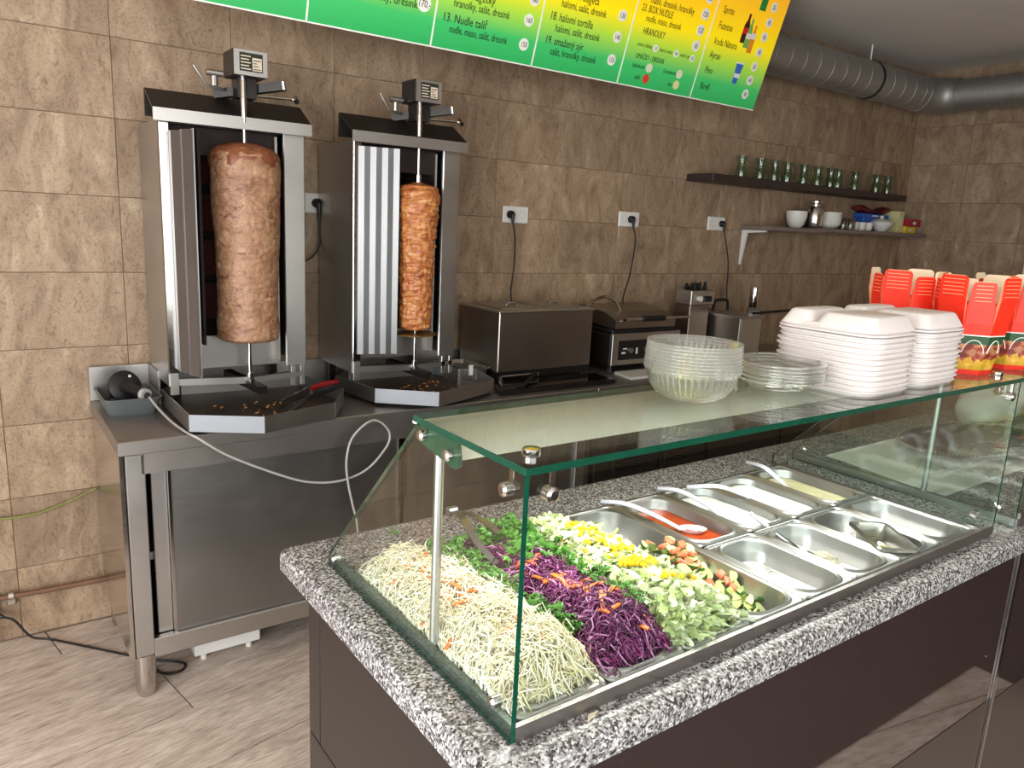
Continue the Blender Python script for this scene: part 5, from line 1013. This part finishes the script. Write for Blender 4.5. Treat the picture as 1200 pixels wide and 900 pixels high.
for pos, u0, vs_, n, lab, grp in ((posC, 0.93, (0.16, 0.90), 42, 'green parsley sprig between the white and the red cabbage', 'parsley between the two cabbages'), (posR, 0.92, (0.14, 0.92), 42, 'green parsley sprig between the red cabbage and the lettuce', 'parsley between red cabbage and lettuce'), (posR, 0.55, (0.55, 0.88), 18, 'green parsley sprig at the back of the red cabbage', 'parsley at the back of the red cabbage')):
    for i in range(n):
        v = vs_[0] + (vs_[1] - vs_[0]) * (i + random.random()) / n; u = max(0.03, min(0.97, random.gauss(u0, 0.13))); p = pos(u, v)
        tag(inst('parsley_sprig', random.choice(spm), (p.x, p.y, max(p.z, 1.150) + random.uniform(0.004, 0.018)), rot=(random.uniform(-.6, .6), random.uniform(-.6, .6), random.uniform(0, 6)), scale=(random.uniform(0.9, 1.4),) * 3), lab, 'parsley', grp)
# cucumber and tomato
x0, x1 = PC(3); cucm = []
for q in range(3):
    n = 6 + q * 2; ang = [pi * 0.5 * (1 + q) * i / n for i in range(n + 1)]; R_ = 0.017; mb = MB(); poly = [(0, 0)] + [(R_ * cos(a), R_ * sin(a)) for a in ang]
    mb.prism(poly, XY, 0, 0.006); mb.m = [0, 0, 0] + [1] * n + [0]; cucm.append(mb.mesh('cucumber_piece', [CUCF, CUCS]))
tomm = MB().box(-0.011, 0.011, -0.008, 0.008, -0.005, 0.005, 0.003).mesh('tomato_piece', TOM)
def level(y): return 1.066 + 0.042 * max(0.0, min(1.0, (y + 2.70) / 0.30))
for i in range(64):
    y = -2.695 + 0.27 * random.random(); x = x0 + 0.060 + 0.080 * random.random(); lift = random.choice((0, 0.008, 0.015, 0.02))
    tag(inst('cucumber_piece', random.choice(cucm), (x, y, level(y) + lift), rot=(random.uniform(-.8, .8), random.uniform(-.8, .8), random.uniform(0, 6))), 'chopped cucumber piece in the nearly empty long pan', 'cucumber', 'cucumber pieces in the long pan')
for i in range(22):
    y = -2.62 + 0.20 * random.random(); x = x0 + 0.065 + 0.068 * random.random()
    tag(inst('tomato_piece', tomm, (x, y, level(y) + random.uniform(0.012, 0.034)), rot=(random.uniform(-.6, .6), random.uniform(-.6, .6), random.uniform(0, 6))), 'chopped tomato piece among the cucumber', 'tomato', 'tomato pieces in the long pan')
# grated cheese and stray onion
mb = MB()
for _ in range(420):
    x = random.gauss(1.516, 0.012); y = random.gauss(-2.600, 0.020); a = random.uniform(0, 6.28); L = random.uniform(0.004, 0.011); z = 1.0755 + 0.018 * math.exp(-((x - 1.516) ** 2 + (y + 2.600) ** 2) / 0.0006) * random.random()
    mb.tube([(x, y, z), (x + L * cos(a), y + L * sin(a), z + random.uniform(-.002, .003))], 0.0011, 3)
for _ in range(160):
    x = random.uniform(1.445, 1.53); y = random.uniform(-2.70, -2.53); a = random.uniform(0, 6.28); L = random.uniform(0.003, 0.008); mb.tube([(x, y, 1.0748), (x + L * cos(a), y + L * sin(a), 1.0752)], 0.0009, 3)
tag(mb.build('grated_cheese', CHEESE), 'small pile of grated white cheese by the fork', 'cheese', None, 'stuff')
for i, (px, py) in enumerate(((1.355, -2.585), (1.316, -2.615), (1.323, -2.645), (1.321, -2.682), (1.340, -2.67))):
    pts = [(px + 0.012 * cos(a) + 0.004 * i * cos(a), py + 0.012 * sin(a), 1.0758) for a in [0.5 * i + 0.5 * j for j in range(7)]]
    tag(MB().tube(pts, 0.0014, 5).build('onion_strip', CABB[2]), 'thin onion strip left in the nearly empty pan', 'onion', 'onion strips in the front pan')
for i, (px, py, lab) in enumerate(((0.72, -2.06, 'green parsley scrap dropped on the granite behind the case'), (0.665, -2.12, 'white cabbage scrap dropped on the granite by the side glass'))):
    if i == 0: tag(inst('parsley_sprig', spm[0], (px, py, ZC + 0.004), scale=(0.6,) * 3), lab, 'parsley')
    else: tag(MB().tube([(px, py, ZC + 0.0015), (px + 0.015, py - 0.03, ZC + 0.003), (px + 0.02, py - 0.05, ZC + 0.0015)], 0.0013, 5).build('cabbage_scrap', CABB[2]), lab, 'cabbage')
tag(MB().prism([(0.66, -2.775), (0.68, -2.768), (0.69, -2.764), (0.672, -2.763)], XY, ZC, ZC + 0.002).build('cabbage_scrap', CABB[0]), 'flat cabbage scrap on the granite in front of the case', 'cabbage')

# ================================================================= on the glass shelf
ZS = ZT + 0.0105
def wavy(n, amp): return lambda a, z: 1 + amp * sin(n * a)
bm_ = [(0.036, 0.0), (0.048, 0.002), (0.062, 0.010), (0.073, 0.024), (0.079, 0.040), (0.0805, 0.048), (0.0845, 0.049), (0.0855, 0.054), (0.0870, 0.0545), (0.0872, 0.0565), (0.0850, 0.0565)]
me = MB().lathe(bm_, 176, fn=lambda a, z: 1 + (0.011 * sin(44 * a) if 0.001 < z < 0.049 else 0), close=False).add([(0.036 * cos(2 * pi * i / 24), 0.036 * sin(2 * pi * i / 24), 0) for i in range(24)], [tuple(range(24))])
me.m = [1 if 176 * 6 <= i < 176 * 10 else 0 for i in range(len(me.f))]; me = me.mesh('salad_bowl', [BOWLP, RIMP], smooth='all')
bl = ['lowest', 'second', 'third', 'fourth', 'fifth', 'sixth', 'seventh', 'eighth', 'topmost']; ll = ['lowest', 'second', 'third', 'fourth', 'fifth', 'topmost']
for k in range(9): tag(inst('plastic_bowl', me, (1.046, -2.571, ZS + 0.0002 + k * 0.0058), rot=(0, 0, k * 0.13), scale=(1 - 0.004 * k, 1 - 0.004 * k, 1)), bl[k] + ' clear ribbed plastic bowl of the stack on the glass shelf', 'bowl', 'stacked clear ribbed bowls')
lm = [(0.003, 0.0), (0.050, 0.0), (0.056, 0.003), (0.064, 0.012), (0.074, 0.014), (0.078, 0.020), (0.083, 0.0205), (0.0845, 0.018), (0.083, 0.016)]
me = MB().lathe(lm, 64, fn=None); me.m = [1 if i >= 64 * 5 else 0 for i in range(len(me.f))]; me = me.mesh('plastic_cover', [LIDP, RIMP], smooth='all')
for k in range(6): tag(inst('round_container_cover', me, (1.285 + 0.002 * (k % 2), -2.585, ZS + 0.002 + k * 0.0068), rot=(0.02 * (k % 3 - 1), 0.015 * ((k + 1) % 3 - 1), k)), ll[k] + ' clear round plastic cover of the stack beside the bowls', 'plastic cover', 'stacked clear lids')
# foam clamshell boxes
def clam(cx, cy, hx, hy, n, rz, lab, grp):
    def half(flip):
        R_ = lambda e, r, z: rrect(0, 0, hx - e, hy - e, r, z, 5)
        return [R_(0.004, 0.045, 0.0), R_(0.0, 0.048, 0.002), R_(0.0, 0.048, 0.0045), R_(0.005, 0.045, 0.006)]
    body = MB().loft([rrect(0, 0, hx - 0.006, hy - 0.006, 0.042, 0.0, 5), rrect(0, 0, hx - 0.004, hy - 0.004, 0.045, 0.0045, 5), rrect(0, 0, hx, hy, 0.048, 0.0060, 5), rrect(0, 0, hx, hy, 0.048, 0.0085, 5), rrect(0, 0, hx - 0.004, hy - 0.004, 0.045, 0.0102, 5)], cap0=True).mesh('foam_box', FOAM, smooth=True)
    for k in range(n):
        o = inst('foam_box', body, (cx + 0.002 * sin(k * 2.3), cy + 0.002 * cos(k * 1.7), ZS + k * 0.0103), rot=(0, 0, rz)); o['label'] = ''
        tag(o, 'layer %s of the %s' % (['one at the bottom', 'two', 'three', 'four', 'five', 'six', 'seven', 'eight', 'nine', 'ten', 'eleven', 'twelve', 'thirteen'][k], lab), 'foam box', grp)
    z0 = ZS + n * 0.0103
    t = thing('foam_box', 'closed top box of the ' + lab, 'foam box', (cx, cy, z0), grp); t.rotation_euler = (0, 0, rz); ORG[t.name] = (0, 0, 0)
    MB().loft([rrect(0, 0, hx - 0.008, hy - 0.008, 0.045, 0.0, 5), rrect(0, 0, hx, hy, 0.048, 0.002, 5), rrect(0, 0, hx, hy, 0.048, 0.005, 5), rrect(0, 0, hx - 0.008, hy - 0.008, 0.045, 0.007, 5), rrect(0, 0, hx - 0.016, hy - 0.016, 0.040, 0.016, 5)], cap0=True).build('lid', FOAM, t, smooth=True)
    for cy_, h_ in ((-0.038, 0.066), (0.066, 0.037)):
        MB().loft([rrect(0, cy_, hx - 0.009, h_, 0.022, 0.008, 5), rrect(0, cy_, hx - 0.026, h_ - 0.012, 0.018, 0.034, 5), rrect(0, cy_, hx - 0.031, h_ - 0.017, 0.016, 0.037, 5)], cap0=True).build('lid_dome', FOAM, t, smooth=True)
clam(1.450, -2.615, 0.098, 0.112, 11, radians(2), 'nearer stack of white foam boxes', 'nearer stack of white foam boxes')
clam(1.660, -2.610, 0.098, 0.112, 11, radians(1), 'farther stack of white foam boxes', 'farther stack of white foam boxes')
# red takeaway boxes, nested
def carton(cx, cy, rz, n, labs, grp, first):
    def octo(r, z): return [(r * cos(a), r * sin(a), z) for a in [pi / 8 + pi / 4 * i for i in range(8)]]
    def rr_(z): return 0.058 + 0.036 * z / 0.20
    for k in range(n):
        z0 = ZS + k * 0.0085
        t = thing('takeaway_carton', ['', 'second', 'third', 'fourth', 'fifth', 'topmost'][k] + ' ' + labs if k else first, 'carton', (cx, cy, z0), grp); t.rotation_euler = (0, 0, rz); ORG[t.name] = (0, 0, 0)
        if k == 0:
            MB().loft([octo(rr_(0), 0.0), octo(rr_(0.012), 0.012)], cap0=True, cap1=False).build('base_band', REDC, t)
            MB().loft([octo(rr_(0.012), 0.012), octo(rr_(0.072), 0.072)], cap1=False).build('printed_side', BOXPRINT, t)
            MB().loft([octo(rr_(0.072), 0.072), octo(rr_(0.092), 0.092)], cap1=False).build('green_band', GREENC, t)
            for i in range(0, 8):
                a = pi / 4 * i; r_ = rr_(0.075) * cos(pi / 8) + 0.001; arc = []
                for j in range(9):
                    q = pi * j / 8; hh = 0.052 + 0.030 * sin(q); u_ = 0.020 * cos(q) * (1 + i % 2 * 0.1); rr2 = rr_(hh) * cos(pi / 8) + 0.0008; arc.append((rr2 * cos(a) - u_ * sin(a), rr2 * sin(a) + u_ * cos(a), hh))
                MB().tube(arc, 0.0011, 4).build('white_outline', WHITEC, t)
            MB().loft([octo(rr_(0.0915) + 0.0005, 0.0915), octo(rr_(0.094) + 0.0005, 0.094)], cap1=False).build('white_edge', WHITEC, t)
            MB().loft([octo(rr_(0.094), 0.094), octo(rr_(0.118), 0.118)], cap1=False).build('carton_wall', REDC, t)
        else:
            MB().loft([octo(rr_(0.088) - 0.001, 0.088), octo(rr_(0.118) - 0.001, 0.118)], cap1=False).build('carton_wall', REDC, t)
        for i in range(8):                                  # upright flaps around the mouth
            a = pi / 4 * i; wide = i % 2 == 0; hf = (0.066 if wide else 0.054); w0 = rr_(0.118) * sin(pi / 8) * (0.96 if wide else 0.90); r0 = rr_(0.118) * cos(pi / 8) - 0.001; r1 = rr_(0.118 + hf) * cos(pi / 8) - (0.001 if wide else 0.004)
            w1 = w0 * (1.12 if wide else 0.9); cr_ = 0.010; pol = [(-w0, 0), (w0, 0), (w1, hf - cr_), (w1 - 0.3 * cr_, hf - 0.3 * cr_), (w1 - cr_, hf), (-w1 + cr_, hf), (-w1 + 0.3 * cr_, hf - 0.3 * cr_), (-w1, hf - cr_)]
            fn = lambda u, v, q, a=a, r0=r0, r1=r1, hf=hf: ((r0 + (r1 - r0) * v / hf + q) * cos(a) - u * sin(a), (r0 + (r1 - r0) * v / hf + q) * sin(a) + u * cos(a), 0.118 + v)
            mb = MB().prism(pol, fn, -0.0009, 0.0); mb.m = [1] + [0] + [2] * len(pol)
            mb.prism([(-w1 + cr_ * .6, hf - 0.0016), (w1 - cr_ * .6, hf - 0.0016), (w1 - cr_, hf), (-w1 + cr_, hf)], fn, 0.0, 0.0004, 2); mb.build('flap', [REDC, CREAMC, simple('card_edge', srgb(240, 150, 110), 0.6) if 'card_edge' not in MATS else MATS['card_edge']], t)
carton(1.915, -2.490, radians(10), 6, 'red carton from the bottom of the rear stack behind the foam boxes', 'rear stack of red cartons', 'lowest carton of the rear red stack behind the foam boxes')
carton(1.912, -2.648, radians(-8), 6, 'red carton from the bottom of the middle stack', 'middle stack of red cartons', 'printed burger carton at the base of the middle red stack')
carton(2.098, -2.660, radians(4), 6, 'red carton from the bottom of the stack at the right edge', 'stack of red cartons at the right edge', 'printed burger carton at the base of the stack at the right edge')

# ================================================================= second display case and what lies in it
EX0, EX1 = 2.072, 3.6
d2 = thing('display_case', 'second glass case beyond the first, holding an oval tray', 'display case', (2.85, -2.45, ZC))
MB().box(EX0, EX0 + 0.014, CYF - 0.012, CYB, ZC, 1.122).build('side_rail', STEEL, d2)
MB().box(EX0 + 0.014, EX1, CYF - 0.012, CYF - 0.002, ZC, 1.136).build('front_rail', RAIL, d2)
glass_panel('side_glass', [(CYF - 0.010, ZC + 0.002), (CYF - 0.010, ZT), (-2.482, ZT), (CYB, 1.128), (CYB, ZC + 0.002)], YZ, EX0 - 0.0085, EX0 - 0.0005, d2)
glass_panel('front_glass', [(EX0, 1.125), (EX1, 1.125), (EX1, ZT), (EX0, ZT)], XZ, CYF - 0.010, CYF - 0.004, d2).data.materials[1] = GLASS
glass_panel('top_glass', [(2.068, CYF - 0.014), (EX1, CYF - 0.014), (EX1, -2.435), (2.068, -2.435)], XY, ZT + 0.0005, ZT + 0.0105, d2)
MB().tube([(EX0 + 0.022, -2.528, ZC), (EX0 + 0.022, -2.528, ZT)], 0.0075, 14).build('post', STEEL, d2, smooth=True)
MB().tube([(EX1 - 0.022, -2.528, ZC), (EX1 - 0.022, -2.528, ZT)], 0.0075, 14).build('post', STEEL, d2, smooth=True)
stud((EX0 - 0.008, -2.720, 1.140), (-1, 0, 0), 0.012, d2); stud((EX0 - 0.008, -2.170, 1.140), (-1, 0, 0), 0.011, d2)
tag(MB().prism([(2.14, -2.56), (2.95, -2.56), (2.95, -2.16), (2.20, -2.17)], XY, ZC + 0.0005, ZC + 0.002).build('paper_sheet', WHITEC), 'sheet of white paper under the oval tray', 'paper')
ot = thing('oval_tray', 'dark oval serving tray with a beaded silver rim', 'tray', (2.80, -2.33, ZC))
def oval(rx, ry, z, n=48): return [(2.80 + rx * cos(2 * pi * i / n) * 1.0 + 0.10 * ry * sin(2 * pi * i / n), -2.345 + ry * sin(2 * pi * i / n) - 0.10 * rx * cos(2 * pi * i / n), z) for i in range(n)]
MB().loft([oval(0.24, 0.11, ZC + 0.003), oval(0.30, 0.15, ZC + 0.012), oval(0.33, 0.17, ZC + 0.024), oval(0.33, 0.17, ZC + 0.027), oval(0.30, 0.148, ZC + 0.015), oval(0.24, 0.108, ZC + 0.006)], cap0=True).build('tray_dish', simple('dark_tray', srgb(46, 36, 34), 0.12, 0.5, var=0.1), ot, smooth=True)
be = MB()
for p in oval(0.332, 0.172, ZC + 0.027, 110): be.lathe([(0.001, -0.005), (0.005, -0.0025), (0.005, 0.0025), (0.001, 0.005)], 6, p)
be.build('beaded_rim', STEELM, ot, smooth=True)['kind'] = 'stuff'
mb = MB(); NX, NY = 40, 24; vs = []
for j in range(NY + 1):
    for i in range(NX + 1):
        x = 2.24 + 0.62 * i / NX; y = -2.57 + 0.17 * j / NY + 0.03 * noise.noise((i * 0.2, j * 0.2, 0)); z = ZC + 0.034 + 0.016 * noise.noise((x * 9, y * 13, 1)) + 0.012 * noise.noise((x * 25, y * 30, 4)); vs.append((x + 0.05 * sin(j * 0.3), y, z))
mb.add(vs, [(j * (NX + 1) + i, j * (NX + 1) + i + 1, (j + 1) * (NX + 1) + i + 1, (j + 1) * (NX + 1) + i) for j in range(NY) for i in range(NX)])
tag(mb.build('plastic_film', WRAP, smooth='all'), 'crumpled clear plastic film spread over the oval tray', 'film')
mb = MB(); rg = []
for i in range(15):
    t_ = i / 14; r_ = 0.10 * sin(pi * (0.08 + 0.84 * t_)) ** 0.5; rg.append([(3.10 + 0.50 * t_, -2.20 + r_ * 1.1 * cos(a) + 0.01 * noise.noise((i * .7, a, 3)), ZC + 0.005 + r_ * (1 + sin(a)) * (0.9 + 0.25 * noise.noise((i * .5, cos(a) * 2, sin(a) * 2)))) for a in [2 * pi * k / 16 for k in range(16)]])
tag(mb.loft(rg, cap0=True).build('plastic_bag', simple('white_bag', srgb(214, 208, 196), 0.4, var=0.04), smooth='all'), 'crumpled white plastic bag lying behind the oval tray', 'bag')
brd = simple('flatbread', srgb(206, 172, 122), 0.7, var=0.12, vscale=30)
for k in range(7): tag(MB().lathe([(0.004, 0), (0.10, 0.001), (0.112, 0.008), (0.10, 0.016), (0.004, 0.018)], 24, (3.32, -2.47, ZC + 0.001 + k * 0.0185), fn=lambda a, z, k=k: 1 + 0.02 * sin(3 * a + k)).build('flatbread', brd, smooth='all'), 'round tan flatbread in the stack at the far end of the second case', 'flatbread', 'stacked flatbreads')
